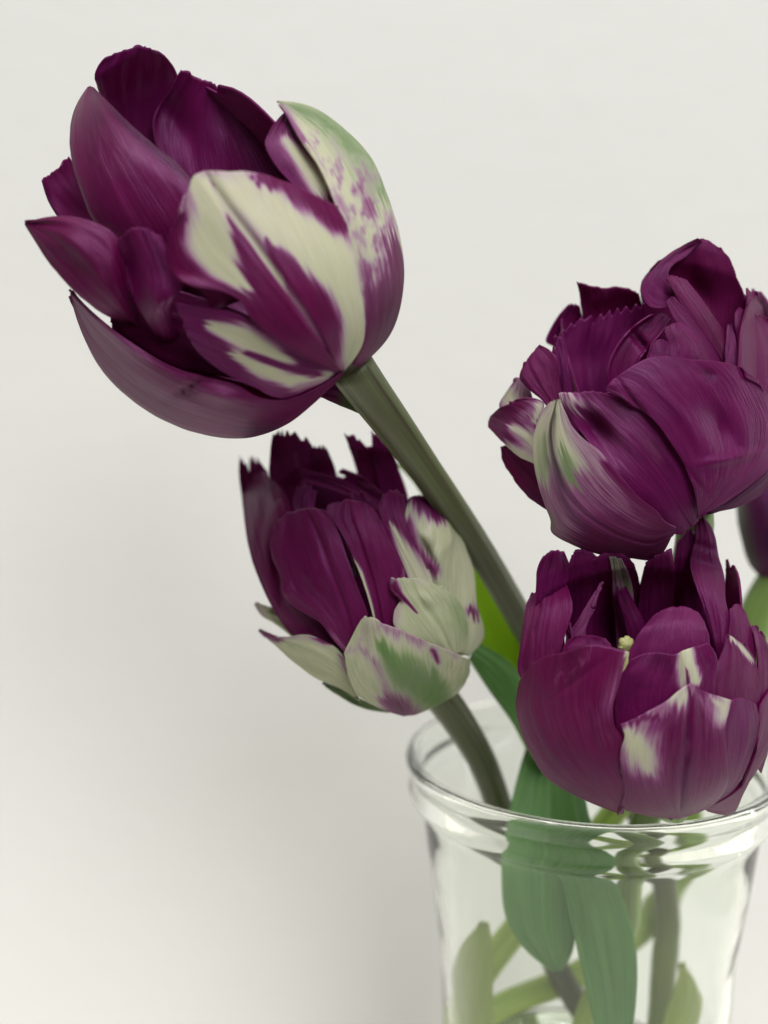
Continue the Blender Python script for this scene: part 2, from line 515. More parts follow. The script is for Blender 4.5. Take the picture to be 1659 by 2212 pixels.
def cup_petals(F, basepos, axis, length, radius, phis, halfw=0.62, open_=0.9, marks_code='P', topvar=0.12, seed0=0):
    """petals standing in a ring round the flower's own axis (the sides and back of the cup)"""
    bx = np.array(basepos, float); ax = np.array(axis, float); ax /= np.linalg.norm(ax)
    t1 = np.cross(ax, np.array([0, 0, 1.0])); t1 /= np.linalg.norm(t1); t2 = np.cross(ax, t1)
    nu, nv = 22, 30
    u = np.linspace(-1, 1, nu); v = np.linspace(0, 1, nv)
    for i, ph in enumerate(phis):
        seed = seed0 + i * 2.7
        rnd = random.Random(int(seed * 100))
        L = length * (1 + topvar * (rnd.random() - 0.5) * 2)
        U, V = np.meshgrid(u, v)
        prof = np.sin(np.clip(V, 0, 1) ** 0.62 * math.pi * open_ * 0.62 + 0.02)
        prof = prof / prof.max()
        wid = halfw * (0.35 + 0.65 * np.sin(np.pi * np.clip(V * 0.72 + 0.16, 0, 1))) * np.where(V > 0.8, np.sqrt(np.maximum(1 - ((V - 0.8) / 0.215) ** 2, 0.02)), 1)
        A = math.radians(ph - 180) + U * wid
        R = radius * prof * (1 + 0.03 * np.cos(3 * A + seed)) * (1 + 0.05 * (U ** 2) * V)
        H = L * (V - 0.03 * U ** 2 * V) + 0.02 * length * np.sin(5 * U + seed) * V ** 3
        pos = bx + ax * H[..., None] + (t1 * np.cos(A)[..., None] + t2 * np.sin(A)[..., None]) * R[..., None]
        P = F.world(pos[..., 0], pos[..., 1], pos[..., 2])
        mk = np.zeros(U.shape + (3,))
        tb = TARGET[marks_code]
        for q in range(3): mk[..., q] = tb[q] or 0
        grid_object('petal', P, (U + 1) / 2, V, mk, M_PETAL, F.root, 0.0005)

def tube(name, pts, radii, mat, parent, seg=20, n=90, ridge=0.05, seed=0.0):
    """pts (n,3) world metres from cut end to top"""
    pts = np.array(pts, float)
    t = np.linspace(0, 1, n)
    d = np.linalg.norm(pts[1:] - pts[:-1], axis=1); kn = np.concatenate([[0], np.cumsum(d)]); kn /= kn[-1]
    C = catmull3(pts, kn, t)
    r = np.interp(t, np.linspace(0, 1, len(radii)), radii)
    tan = np.gradient(C, axis=0); tan /= np.linalg.norm(tan, axis=1)[:, None]
    nrm = np.zeros_like(C); ref = np.array([0.0, 1.0, 0.15])
    for i in range(n):
        v = ref - tan[i] * np.dot(ref, tan[i]); v /= np.linalg.norm(v); nrm[i] = v; ref = v
    bi = np.cross(tan, nrm)
    ang = np.linspace(0, 2 * math.pi, seg, endpoint=False)
    prof = 1 + ridge * np.cos(3 * ang + seed) + ridge * 0.5 * np.cos(7 * ang + seed * 2)
    V = C[:, None] + (nrm[:, None] * np.cos(ang)[None, :, None] + bi[:, None] * np.sin(ang)[None, :, None]) * (r[:, None] * prof[None])[..., None]
    verts = np.concatenate([V.reshape(-1, 3), C[:1], C[-1:]])
    faces = []
    for i in range(n - 1):
        for j in range(seg):
            k = (j + 1) % seg
            faces.append((i*seg+j, (i+1)*seg+j, (i+1)*seg+k, i*seg+k))
    b0, b1 = n * seg, n * seg + 1
    for j in range(seg):
        k = (j + 1) % seg
        faces.append((b0, j, k)); faces.append((b1, (n-1)*seg+k, (n-1)*seg+j))
    me = bpy.data.meshes.new(name)
    me.from_pydata(verts.tolist(), [], faces)
    me.polygons.foreach_set('use_smooth', [True] * len(faces))
    uvl = me.uv_layers.new(name='petal_uv')
    UU = np.concatenate([np.tile(np.abs(np.linspace(-1, 1, seg)), n), [0.5, 0.5]])
    VV = np.concatenate([np.repeat(t, seg), [0, 1]])
    li = np.empty(len(me.loops), int); me.loops.foreach_get('vertex_index', li)
    uvl.data.foreach_set('uv', np.stack([UU[li], VV[li]], -1).reshape(-1).tolist())
    me.materials.append(mat)
    o = bpy.data.objects.new(name, me); COL.objects.link(o)
    if parent is not None:
        o.parent = parent; o.matrix_parent_inverse = Matrix.Translation(-Vector(parent.location))
    return o

def catmull3(pts, kn, t):
    n = len(pts)
    h = kn[1:] - kn[:-1]
    s = (pts[1:] - pts[:-1]) / h[:, None]
    m = np.zeros_like(pts)
    if n > 2:
        m[1:-1] = (s[:-1] * h[1:, None] + s[1:] * h[:-1, None]) / (h[1:] + h[:-1])[:, None]
        m[0] = 1.5 * s[0] - 0.5 * m[1]; m[-1] = 1.5 * s[-1] - 0.5 * m[-2]
    else:
        m[:] = s[0]
    i = np.clip(np.searchsorted(kn, t, side='right') - 1, 0, n - 2)
    x = ((t - kn[i]) / h[i])[:, None]; hh = h[i][:, None]
    return (2*x**3-3*x**2+1)*pts[i] + (x**3-2*x**2+x)*hh*m[i] + (-2*x**3+3*x**2)*pts[i+1] + (x**3-x**2)*hh*m[i+1]

def tag(o, label, cat, group=None):
    o['label'] = label; o['category'] = cat
    if group: o['group'] = group

def empty(name, loc, label, cat, group=None):
    o = bpy.data.objects.new(name, None); COL.objects.link(o)
    o.empty_display_size = 0.01
    o.location = loc
    tag(o, label, cat, group)
    return o

# ------------------------------------------------------------------ jar frame of reference
RIM_C = W(1274, 1622, 27.0)             # centre of the rim circle
JH = 16.0                               # jar height, cm
JZ = JH - 9.6
JAR = RIM_C - np.array([0, 0, JH * CM]) # centre of the base on the table
TABLE_Z = float(JAR[2])
def J(x, y, z):
    """centimetres from the centre of the jar's foot: x right, y away, z up"""
    return JAR + np.array([x, y, z]) * CM

# ------------------------------------------------------------------ wall and table
def sheet(name, corners, mat):
    me = bpy.data.meshes.new(name)
    me.from_pydata([tuple(c) for c in corners], [], [(0, 1, 2, 3)])
    me.materials.append(mat)
    o = bpy.data.objects.new(name, me); COL.objects.link(o)
    o['kind'] = 'structure'
    return o
WALL_Y = 0.385
sheet('wall', [(-0.9, WALL_Y, TABLE_Z - 0.02), (0.9, WALL_Y, TABLE_Z - 0.02), (0.9, WALL_Y, 0.9), (-0.9, WALL_Y, 0.9)], wall_material())
sheet('tabletop', [(-0.9, 0.02, TABLE_Z - 0.0004), (0.9, 0.02, TABLE_Z - 0.0004), (0.9, WALL_Y - 0.001, TABLE_Z - 0.0004), (-0.9, WALL_Y - 0.001, TABLE_Z - 0.0004)],
      plain_material('table_paint', (0.80, 0.78, 0.72), 0.5, 30))

# ------------------------------------------------------------------ jar and water
def lathe(name, prof, mat, parent=None, seg=160, closed=True):
    verts, faces = [], []
    n = len(prof)
    for (r, z) in prof:
        for j in range(seg):
            a = 2 * math.pi * j / seg
            verts.append(tuple(JAR + np.array([r * math.cos(a), r * math.sin(a), z]) * CM))
    rng = n if closed else n - 1
    for i in range(rng):
        for j in range(seg):
            k = (j + 1) % seg; i2 = (i + 1) % n
            faces.append((i*seg+j, i*seg+k, i2*seg+k, i2*seg+j))
    me = bpy.data.meshes.new(name)
    me.from_pydata(verts, [], faces)
    me.polygons.foreach_set('use_smooth', [True] * len(faces))
    import bmesh
    bm = bmesh.new(); bm.from_mesh(me)
    bmesh.ops.remove_doubles(bm, verts=bm.verts, dist=1e-7)
    bmesh.ops.recalc_face_normals(bm, faces=bm.faces)
    bm.to_mesh(me); bm.free()
    me.materials.append(mat)
    o = bpy.data.objects.new(name, me); COL.objects.link(o)
    return o

def smooth_profile(pts, n):
    p = np.array(pts, float)
    d = np.linalg.norm(p[1:] - p[:-1], axis=1); kn = np.concatenate([[0], np.cumsum(d ** 0.6)]); kn /= kn[-1]
    return [tuple(q) for q in catmull3(p, kn, np.linspace(0, 1, n))]

T = JH - 8.4
outer = [(0.0, 0.18), (1.2, 0.16), (2.2, 0.06), (2.6, 0.0), (2.9, 0.06), (3.14, 0.30), (3.24, 0.8), (3.32, 3.0), (3.42, 6.0), (3.62, 3.6 + T), (3.83, 5.2 + T), (3.98, 6.4 + T), (4.04, 6.9 + T),
         (4.08, 7.10 + T), (4.22, 7.22 + T), (4.37, 7.38 + T), (4.40, 7.54 + T), (4.33, 7.70 + T), (4.29, 7.84 + T), (4.36, 7.98 + T), (4.45, 8.12 + T), (4.46, 8.28 + T), (4.38, 8.40 + T),
         (4.26, 8.40 + T), (4.17, 8.28 + T), (4.11, 7.95 + T), (4.05, 7.5 + T), (3.95, 7.0 + T), (3.84, 6.4 + T), (3.68, 5.2 + T), (3.47, 3.6 + T), (3.25, 6.0), (3.14, 3.0), (3.04, 1.2), (2.9, 0.72), (2.6, 0.55), (1.4, 0.62), (0.0, 0.64)]
prof = smooth_profile(outer, 130)
prof = [(max(r, 0.0), z) for r, z in prof]
prof[0] = (0.0, 0.18); prof[-1] = (0.0, 0.64)
jar = lathe('glass_jar', prof, glass_material(), closed=False)
tag(jar, 'clear glass jar with thick rounded rim holding the tulips', 'jar')

# water fills the foot of the jar, overlapping the glass by a hair
wl = 7.2
inner = [(r, z) for r, z in prof[len(prof) // 2:] if z < wl and r > 0.05][::-1]
winner = [(0.0, 0.63)] + [(r + 0.004, z - (0.006 if z < 0.7 else 0)) for r, z in inner] + [(inner[-1][0] + 0.02, wl + 0.07), (inner[-1][0] - 0.05, wl + 0.02), (inner[-1][0] - 0.2, wl), (0.0, wl)]
wprof = []
for a, b in zip(winner[:-1], winner[1:]):
    for t in np.linspace(0, 1, 5)[:-1]:
        wprof.append((a[0] + (b[0]-a[0])*t, a[1] + (b[1]-a[1])*t))
wprof.append(winner[-1])
water = lathe('water', wprof, water_material(), closed=False)
tag(water, 'clear shallow water in the bottom of the glass jar', 'water')

# ------------------------------------------------------------------ tulip 1: tall leaning head with the cream striped petal
F1 = Flower(60, 140, 1600/1659, 21.8, (840, 830), (-0.67, -0.74), 800, 640, 520)
b1 = F1.world(1345, 1372, 90)
F1.root = empty('tulip', tuple(J(1.6, 0.4, 0.75)), 'tall leaning purple tulip with a broad cream striped petal on its head', 'tulip', 'tulips in the jar')
# back of the cup
cup_petals(F1, (1320, 1350, 20), (-0.70, -0.72, 0.02), 1150, 470, (205, 250, 290, 335), 0.62, 0.95, 'P', 0.08, 1.0)
petal(F1, [[(600,760),(420,420),(345,240),(325,160),(385,85)], [(640,760),(520,420),(480,200),(500,38)], [(720,760),(650,420),(660,260),(668,175),(610,85)]],
      s=.62, side=-1, wav=10, jag=0.02)
petal(F1, [[(760,860),(600,520),(560,350),(620,240),(685,138)], [(860,860),(760,520),(750,320),(790,178)], [(1200,860),(1110,610),(1015,465),(905,330),(838,225)]],
      s=.45, side=-1, wav=12, jag=0.02, bumps=[(640,330,60,160,-30,-40)])
petal(F1, [[(400,860),(180,750),(128,660),(105,580)], [(400,860),(240,690),(190,610),(160,548)], [(420,860),(300,640),(250,540),(212,485)]],
      s=.25, side=-1, off=-40, wav=8, jag=0.03)
# left petal, outer face with a rolled dark margin
petal(F1, [[(700,1180,-200),(430,900,-60),(305,725),(245,570),(222,440),(238,310),(298,205)],
           [(760,1180,-200),(560,860,-40),(430,650),(345,460),(305,310),(302,203)],
           [(830,1120),(690,720),(590,570),(500,450),(420,350),(350,260),(306,204)],
           [(930,1080),(830,720),(700,560),(585,460),(480,370),(400,290),(314,206)]], s=.72, wav=8, rib=None,
      marks=[('K', [(400,300,14),(520,420,20),(640,520,24),(760,600,20)], .6, .55)], curl=-30, bumps=[(560,470,40,190,-52,-30)])
# inner wine red petal low in the bowl
petal(F1, [[(1330,1372),(1210,1470),(1050,1560),(850,1560),(650,1490),(480,1370),(380,1240)], [(1330,1368),(1150,1380),(950,1380),(750,1330),(560,1260),(390,1180)], [(1330,1360),(1100,1250),(900,1150),(700,1080),(540,1060),(400,1080)]],
      s=.55, side=-1, wav=5)
petal(F1, [[(1250,1420),(900,1400),(640,1350),(480,1250),(380,1160)], [(1250,1360),(900,1270),(680,1190),(500,1130),(420,1090)], [(1250,1300),(900,1120),(700,1050),(560,1020),(450,1000)]],
      s=.62, wav=5)
# folded left petal with two lobes
petal(F1, [[(720,1330,-300),(520,1180,-150),(462,1020,-20),(446,890),(395,800),(280,747),(150,738),(34,764)],
           [(720,1330,-300),(500,1180,-130),(390,1030,10),(300,910,20),(220,840,20),(120,790),(34,764)],
           [(720,1340,-300),(490,1195,-160),(350,1132,-60),(235,1040),(140,930),(80,840),(34,766)]], s=.25, off=270, wav=8, bumps=[(460,1000,30,150,-12,-40),(250,860,120,60,30,30)])
petal(F1, [[(640,1330,-350),(525,1148,-90),(478,1060,-60),(452,930,-50),(414,832,-40)], [(660,1330,-350),(590,1130,-20),(565,950),(500,776)], [(720,1330,-350),(640,1085,-10),(682,1030),(640,920),(600,822)]],
      s=.25, off=345, wav=7, bumps=[(470,980,40,160,-8,-60)], marks=[('L',[(520,1150,6),(600,1115,8),(650,1060,6)],.5,.8)])
# bottom bowl petal
petal(F1, [[(1330,1372),(1230,1440),(1100,1488),(1000,1478),(900,1425),(780,1395),(640,1350),(500,1268),(380,1182),(300,1112),(224,1030)],
           [(1335,1374),(1210,1470),(1000,1535),(800,1480),(600,1400),(440,1290),(310,1170),(224,1042)],
           [(1340,1376),(1215,1490),(1040,1600),(830,1580),(600,1500),(430,1390),(295,1230),(224,1055)],
           [(1345,1378),(1222,1500),(1105,1590),(950,1643),(800,1636),(620,1578),(460,1478),(345,1355),(268,1205),(224,1065)]],
      s=1.0, off=30, wav=8, nu=44, nv=64, curl=-25,
      bumps=[(840,1475,80,32,15,45),(700,1440,110,18,-30,-35),(420,1230,150,30,40,18)],
      marks=[('L',[(310,1150,16),(400,1225,26),(480,1290,22),(560,1340,8)],.8,.75),('L',[(740,1440,20),(850,1470,26),(930,1500,10)],.8,.55),('K',[(600,1490,8),(700,1450,14),(760,1410,8)],.8,.5),  # painted highlight on the fold bump, painted shade in the crease beside it
             ('K',[(960,1625,20),(1060,1605,22),(1100,1580,15)],.9,.7),('M',[(500,1400,60),(600,1470,60),(760,1540,50)],.9,.35)])
# small lobe and lower flap of the striped petal
petal(F1, [[(1312,1372),(1170,1300),(1010,1185),(900,1135),(720,1105),(648,1094)],
           [(1312,1380),(1170,1340),(980,1270),(820,1210),(678,1160)],
           [(1312,1386),(1190,1385),(990,1345),(830,1290),(700,1225)],
           [(1312,1392),(1210,1438),(1090,1484),(960,1428),(850,1376),(742,1292)]], s=.97, off=22, wav=6, nu=44, nv=54,
      marks=[('C',[(800,1185,16),(930,1235,42),(1050,1305,34),(1130,1350,14)],.6), ('C',[(900,1300,14),(1000,1360,30),(1130,1412,24),(1290,1388,14)],.6),
             ('P',[(930,1290,8),(1090,1350,12),(1240,1385,9)],.5), ('L',[(1180,1440,20),(1290,1400,14)],.6,.7)])
# cream striped front petal
petal(F1, [[(1312,1372),(1150,1290),(960,1150),(930,1095),(830,1040),(720,1020),(650,975),(612,890),(625,810),(690,732)],
           [(1320,1370),(1180,1260),(1020,1090),(860,930),(745,760),(714,602)],
           [(1328,1368),(1245,1240),(1100,1030),(940,800),(830,650),(762,548)],
           [(1338,1366),(1340,1210),(1280,1030),(1180,830),(1090,690),(1050,572)],
           [(1348,1366),(1418,1260),(1425,1110),(1395,940),(1352,780),(1318,690)]], s=1.0, off=48, base='P', wav=6, nu=64, nv=72,
      rib=(.5, 20, .035), jag=0.015,
      bumps=[(720,1020,110,30,10,20)],
      marks=[('C',[(850,590,46),(1000,670,100),(1150,800,130),(1280,950,125),(1350,1100,84),(1378,1230,52),(1370,1310,40)],.35),
             ('C',[(752,600,44),(780,700,76),(800,830,92),(850,930,74),(930,1010,32)],.4),
             ('L',[(700,640,16),(700,760,26),(710,850,24)],.8,.5),
             ('L',[(780,555,16),(900,575,20),(1000,590,20)],.8,.6),
             ('P',[(858,690,4),(950,880,34),(1090,1080,84),(1240,1290,90),(1300,1350,50)],.35),
             ('P',[(1015,815,5),(1110,950,42),(1210,1100,66),(1270,1230,64),(1310,1340,44)],.35),
             ('Y',[(1378,1250,36),(1370,1320,36)],.7,.9),
             ('L',[(800,610,5),(900,750,10),(1060,960,13),(1180,1130,12),(1250,1240,6)],.6,.95),
             ('Y',[(820,640,5),(930,790,9),(1080,985,8)],.6,.8),
             ('P',[(680,745,16),(622,830,34),(640,930,50),(720,1010,34),(860,1050,20)],.45),
             ('P',[(970,575,6),(1080,590,30),(1170,630,54),(1270,690,52),(1330,740,48)],.45)])
# pale inner petal behind the right sepal
petal(F1, [[(1330,760),(1160,630),(1090,560),(1040,490),(1020,440),(1045,380),(1108,308)], [(1330,760),(1210,600),(1140,500),(1090,420),(1112,312)], [(1330,760),(1290,640),(1230,500),(1150,400),(1118,318)]],
      s=.82, wav=8, base='P', jag=0.03, marks=[('C',[(1105,430,16),(1170,510,26),(1250,620,34)],.6),('L',[(1070,430,26),(1100,500,18)],.8,.7)])
# right green and mauve sepal
petal(F1, [[(1380,1348),(1426,1230),(1420,1080),(1385,900),(1312,700),(1245,540),(1155,405),(1110,325),(1078,278)],
           [(1392,1350),(1470,1220),(1480,1060),(1440,860),(1370,680),(1280,500),(1180,370),(1076,272)],
           [(1400,1352),(1510,1220),(1550,1040),(1520,850),(1450,660),(1370,490),(1250,350),(1074,268)],
           [(1404,1355),(1535,1215),(1588,1000),(1575,840),(1515,640),(1447,490),(1330,368),(1200,286),(1072,265)]], s=.98, off=30, base='C', wav=7, nu=44, nv=64,
      marks=[('Y',[(1390,800,40),(1420,950,50),(1440,1040,40)],.8,.8),('G',[(1110,282,12),(1260,345,30),(1400,480,46),(1480,620,44)],.8,.9),
             ('M',[(1230,420,40),(1310,560,60),(1370,680,90),(1440,820,90),(1460,980,90)],1.0,.62,46.0),('M',[(1420,620,60),(1500,760,60)],1.0,.6,60.0),
             ('P',[(1560,860,30),(1570,980,46),(1550,1100,90),(1500,1200,110),(1420,1320,80)],.8,.95),
             ('K',[(1560,1100,40),(1490,1250,50)],.9,.35),('M',[(1090,290,10),(1120,340,14),(1180,430,8)],.7,.8)])
# small bract under the head
petal(F1, [[(1450,1560),(1350,1520),(1265,1484),(1236,1472)], [(1460,1540),(1380,1490),(1300,1440),(1250,1458)], [(1460,1520),(1400,1470),(1350,1420),(1290,1420)]], s=0, off=-60, base='M', wav=3,
      marks=[('G',[(1430,1590,30),(1360,1500,26)],.8,.8)])
tube('stem', [J(1.2, 0.2, 0.8), W(1432, 2110, 28.3), W(1440, 1930, 28.4), W(1390, 1780, 28.2), W(1270, 1590, 27.7), W(1150, 1385, 26.2), W(1046, 1205, 24.9), W(944, 1052, 23.6), W(842, 908, 22.5), W(780, 824, 21.7), W(752, 784, 21.4)],
     [.0027, .003, .0031, .0032, .0032, .0032, .0031, .0031, .0034, .0044], M_STEM_OLIVE, F1.root, ridge=0.05)

# ------------------------------------------------------------------ tulip 2: green sepals, ragged top
F2 = Flower(860, 1640, 1300/1659, 24.8, (740, 880), (-0.26, -0.966), 690, 590, 480)
F2.root = empty('tulip', tuple(J(-1.3, 1.4, 0.75)), 'purple tulip with green and cream outer petals cupping its base and a ragged top', 'tulip', 'tulips in the jar')
cup_petals(F2, (950, 1480, 0), (-0.27, -0.96, -0.02), 1120, 420, (200, 245, 290, 340), 0.6, 0.9, 'P', 0.06, 3.0)
petal(F2, [[(480,800),(300,450),(255,270),(262,160),(275,72)], [(520,800),(400,450),(360,240),(350,60)], [(580,800),(520,450),(520,300),(500,200),(465,105)]], s=.6, side=-1, ser=(.07,6), wav=10)
petal(F2, [[(560,800),(500,450),(470,300),(478,165)], [(600,800),(540,450),(525,300),(510,140)], [(640,800),(620,450),(605,350),(590,270),(540,150)]], s=.55, side=-1, ser=(.05,4), wav=8)
petal(F2, [[(760,850),(720,480),(700,300),(665,180),(628,78)], [(800,850),(790,480),(770,300),(720,180),(690,100)], [(860,850),(900,500),(880,320),(840,230),(775,160)]], s=.5, side=-1, ser=(.04,3), wav=8)
petal(F2, [[(840,850),(840,500),(800,300),(775,170),(768,66)], [(900,850),(920,500),(890,330),(850,200),(800,90)], [(960,850),(965,520),(950,390),(905,260),(850,140)]], s=.45, side=-1, off=20, ser=(.03,3), wav=8)
petal(F2, [[(600,900),(510,500),(490,380),(500,320)], [(680,900),(640,500),(620,360),(610,280)], [(780,900),(790,500),(790,380),(750,300)]], s=.55, side=-1, wav=9, ser=(.06,5))
# inner slender petaloids
petal(F2, [[(820,430),(700,360),(560,300),(380,250)], [(820,450),(700,390),(560,330),(400,290)], [(800,480),(690,420),(560,370),(390,330)]], s=0, off=60, wav=8, ser=(.08,3))
petal(F2, [[(860,420),(760,330),(680,290),(610,265)], [(870,450),(760,370),(690,320),(600,280)]], s=0, off=20, wav=8, ser=(.06,3))
petal(F2, [[(420,700),(380,500),(375,420),(400,335)], [(470,700),(430,500),(430,420),(450,330)], [(500,700),(480,480),(485,430),(495,375)]], s=.3, off=60, wav=6, ser=(.10,3))
petal(F2, [[(640,760),(560,560),(540,480),(550,440)], [(680,760),(620,560),(600,480),(610,425)]], s=.5, off=0, wav=6, base='M')
petal(F2, [[(720,800),(700,520),(680,440),(640,380)], [(800,800),(780,520),(760,440),(740,370)]], s=.2, off=0, wav=8, ser=(.05,4))
# left outer petal, frayed tip
petal(F2, [[(620,1230),(400,1130),(300,1010),(240,900),(180,760),(148,640),(125,480),(104,300),(108,170)],
           [(640,1230),(440,1080),(320,930),(250,780),(210,640),(180,480),(150,330),(140,205)],
           [(660,1230),(500,1080),(380,930),(320,780),(280,640),(280,520),(240,380),(180,185)],
           [(680,1230),(560,1080),(440,930),(380,780),(340,640),(340,540),(330,440),(260,310)]], s=.72, off=0, wav=10, ser=(.045,7), jag=.02, bumps=[(230,480,30,160,8,-30),(290,760,24,160,-5,-40)])
petal(F2, [[(330,640),(290,480),(260,380),(210,260)], [(400,660),(330,480),(300,380),(255,300)], [(440,680),(370,500),(345,420),(280,310)]], s=.4, off=60, wav=6, ser=(.10,4))
# front left petal
petal(F2, [[(650,1200),(575,1120),(510,1035),(410,975),(325,900),(308,800),(272,710),(260,620),(282,555)],
           [(665,1210),(610,1080),(530,960),(430,850),(370,720),(335,600),(345,478)],
           [(690,1210),(660,1040),(610,890),(550,740),(500,600),(430,452)],
           [(760,1160),(755,1010),(710,880),(660,750),(610,600),(560,500),(520,465)]], s=.9, off=10, wav=7, rib=(.68,14,.05), nu=46, nv=56, jag=.012,
      bumps=[(330,880,40,40,0,20)], marks=[('L',[(770,1010,3),(700,830,8),(640,700,6),(610,600,3)],.7,.8),('L',[(560,1080,6),(640,1170,10)],.8,.8)])
# front right petal with the white seam
petal(F2, [[(800,1130),(775,1000),(735,860),(670,690),(620,590),(575,500),(610,430)],
           [(840,1130),(810,960),(770,800),(720,640),(670,500),(660,410)],
           [(880,1130),(860,960),(850,820),(810,660),(770,530),(735,430)],
           [(940,1130),(900,1000),(920,900),(940,790),(905,690),(840,570),(795,480)]], s=.92, off=6, wav=7, nu=42, nv=52, rib=(.3,12,.06),
      marks=[('C',[(610,600,3),(660,690,8),(720,810,13),(770,980,10),(785,1050,8)],.5),('P',[(640,640,4),(690,720,4)],.5),('L',[(930,770,8),(930,810,14)],.7,.7)])
# purple petal with cream streaks between front petals and right bract
petal(F2, [[(1000,1100),(950,800),(890,660),(830,540),(800,440)], [(1060,1100),(1000,800),(930,640),(880,520),(850,365)], [(1130,1100),(1080,800),(1000,640),(960,520),(930,380)]], s=.78, off=0, wav=9, jag=.02,
      marks=[('C',[(870,540,8),(920,640,22),(980,760,46),(1040,860,60)],.7),('M',[(900,500,20),(960,600,20)],.9,.6)])
# crumpled cream petal on the right
petal(F2, [[(1150,1210),(1010,900),(960,700),(935,560),(965,400)], [(1180,1210),(1080,900),(1040,700),(1020,560),(1010,390)], [(1200,1210),(1110,900,20),(1102,740,45),(1155,620,45),(1090,425)],
           [(1230,1200),(1230,900),(1225,720),(1180,560),(1115,420)], [(1255,1205),(1335,1110),(1302,950),(1285,780),(1212,590),(1135,440)]], s=.78, off=0, base='Y', wav=10, nu=50, nv=54,
      bumps=[(1040,600,60,50,30,30),(1080,820,24,90,0,-30),(1050,680,16,90,-30,-30)],
      marks=[('P',[(975,400,24),(1040,440,44),(1090,490,30)],.6),('P',[(950,540,26),(965,640,30),(1000,700,28),(1070,760,34)],.6,.9),('P',[(1275,975,24),(1300,1000,14)],.5),('G',[(960,800,40),(1010,850,30)],.9,.5),('D',[(1200,600,60),(1250,900,60)],1.0,.25)])
# curled cream bract
petal(F2, [[(1080,1210),(960,1120),(885,1060),(885,980),(918,912),(868,868),(874,813)],
           [(1140,1210),(1040,1080),(970,990),(935,930),(890,860),(890,808)],
           [(1180,1200),(1110,1060),(1040,960),(985,880),(950,808)],
           [(1210,1190),(1190,1060),(1150,960),(1100,890),(1040,822)],
           [(1228,1185),(1255,1080),(1238,990),(1190,905),(1120,858)]], s=.97, off=26, base='Y', wav=6, nu=46, nv=46, rib=(.5,12,.05), jag=.018,
      marks=[('Y',[(1000,900,30),(1100,1000,60),(1180,1080,40)],.9,.8),('P',[(874,850,26),(905,890,14),(950,935,8),(1000,985,3)],.6,.95),('L',[(900,960,20),(885,1040,22)],.8,.7),('G',[(1200,960,30),(1235,1080,30)],.9,.45),('L',[(940,815,8),(1040,830,10)],.8,.5)],
      bumps=[(1040,920,50,36,30,16)])
# left cream bract with a turned tip
petal(F2, [[(640,1340),(500,1200),(360,1100),(280,1040),(215,1000),(178,940)], [(640,1350),(520,1180),(400,1080),(320,1010),(250,980),(190,935)], [(660,1360),(560,1150),(460,1040),(350,1000),(290,970),(240,975)]], s=.45, off=0, base='Y', wav=8,
      marks=[('L',[(185,950,20),(220,1000,18)],.8,.8)])
petal(F2, [[(720,1440),(600,1360),(500,1320),(390,1245),(290,1155),(204,1085)], [(700,1420),(600,1290),(480,1210),(370,1150),(204,1075)], [(690,1400),(655,1260),(600,1172),(530,1130),(440,1098),(330,1110),(240,1108),(204,1068)]], s=.86, off=10, base='Y', wav=6, nu=40, nv=44,
      marks=[('P',[(215,1080,12),(300,1120,10)],.8,.8),('L',[(340,1110,14),(450,1105,18),(560,1150,16)],.8,.7),('P',[(490,1110,8),(545,1140,8)],.7,.7),('P',[(625,1220,14),(650,1290,14)],.8,.6),('Y',[(500,1290,40),(600,1340,40)],.9,.6)])
# green under-leaf
petal(F2, [[(860,1490),(740,1470),(640,1425),(545,1355)], [(860,1480),(760,1440),(660,1390),(520,1335)]], s=.4, off=0, base='Y', wav=3, marks=[('G',[(520,1340,60),(860,1490,80)],.2)])
# front green sepal
petal(F2, [[(935,1508),(800,1462),(695,1395),(655,1310),(640,1240),(630,1188)],
           [(940,1506),(830,1420),(765,1300),(725,1180),(712,1090),(722,1015)],
           [(950,1504),(890,1410),(840,1290),(800,1160),(765,1005)],
           [(958,1503),(960,1410),(930,1290),(900,1180),(880,1058)],
           [(970,1503),(1045,1425),(1060,1310),(1050,1210),(1035,1122)],
           [(990,1500),(1125,1440),(1212,1380),(1262,1290),(1262,1215)]], s=1.0, off=40, base='Y', wav=6, nu=60, nv=56, jag=.02, rib=(.42,10,.05),
      bumps=[(740,1040,40,60,-20,16)],
      marks=[('Y',[(700,1260,60),(800,1400,60),(1180,1280,60)],1.0,.8),
             ('G',[(812,1140,18),(870,1240,50),(960,1330,90),(1040,1400,70)],.55,.95),('G',[(1090,1300,16),(1060,1400,60)],.8,.7),
             ('P',[(840,1420,30),(930,1480,56),(980,1490,40)],.7,.75),('K',[(900,1480,40)],.9,.4),
             ('M',[(720,1170,14),(790,1240,22),(840,1350,18)],.9,.65),
             ('L',[(800,1045,26),(900,1080,34),(1030,1125,36),(1100,1130,24),(1200,1175,20)],.8,.9),
             ('D',[(735,1010,34),(750,1080,34),(760,1150,20)],.6,.9),
             ('P',[(1085,1190,12),(1100,1220,14)],.8,.8),('L',[(640,1200,14),(720,1120,10)],.8,.7)])
# stamens in the dark centre
for i in range(5):
    p0 = F2.world(620 + i * 30, 800, 0); p1 = F2.world(560 + i * 45, 520 + (i % 2) * 40, -30 + 25 * (i % 3))
    tube('stamen', [p0, (np.array(p0) + p1) / 2 + np.array([0.0006, 0, 0]), p1], [.0006, .0008, .0012], M_ANTHER, F2.root, seg=8, n=12)
tube('stem', [J(1.7, 1.2, 0.8), W(1300, 2250, 28.0), W(1200, 2080, 28.0), W(1130, 1900, 27.6), W(1085, 1760, 27.0), W(1040, 1640, 26.4), W(1000, 1570, 25.8), W(950, 1500, 25.3), W(905, 1450, 25.0)],
     [.0027, .0029, .003, .003, .003, .003, .0034, .004], M_STEM_OLIVE, F2.root)

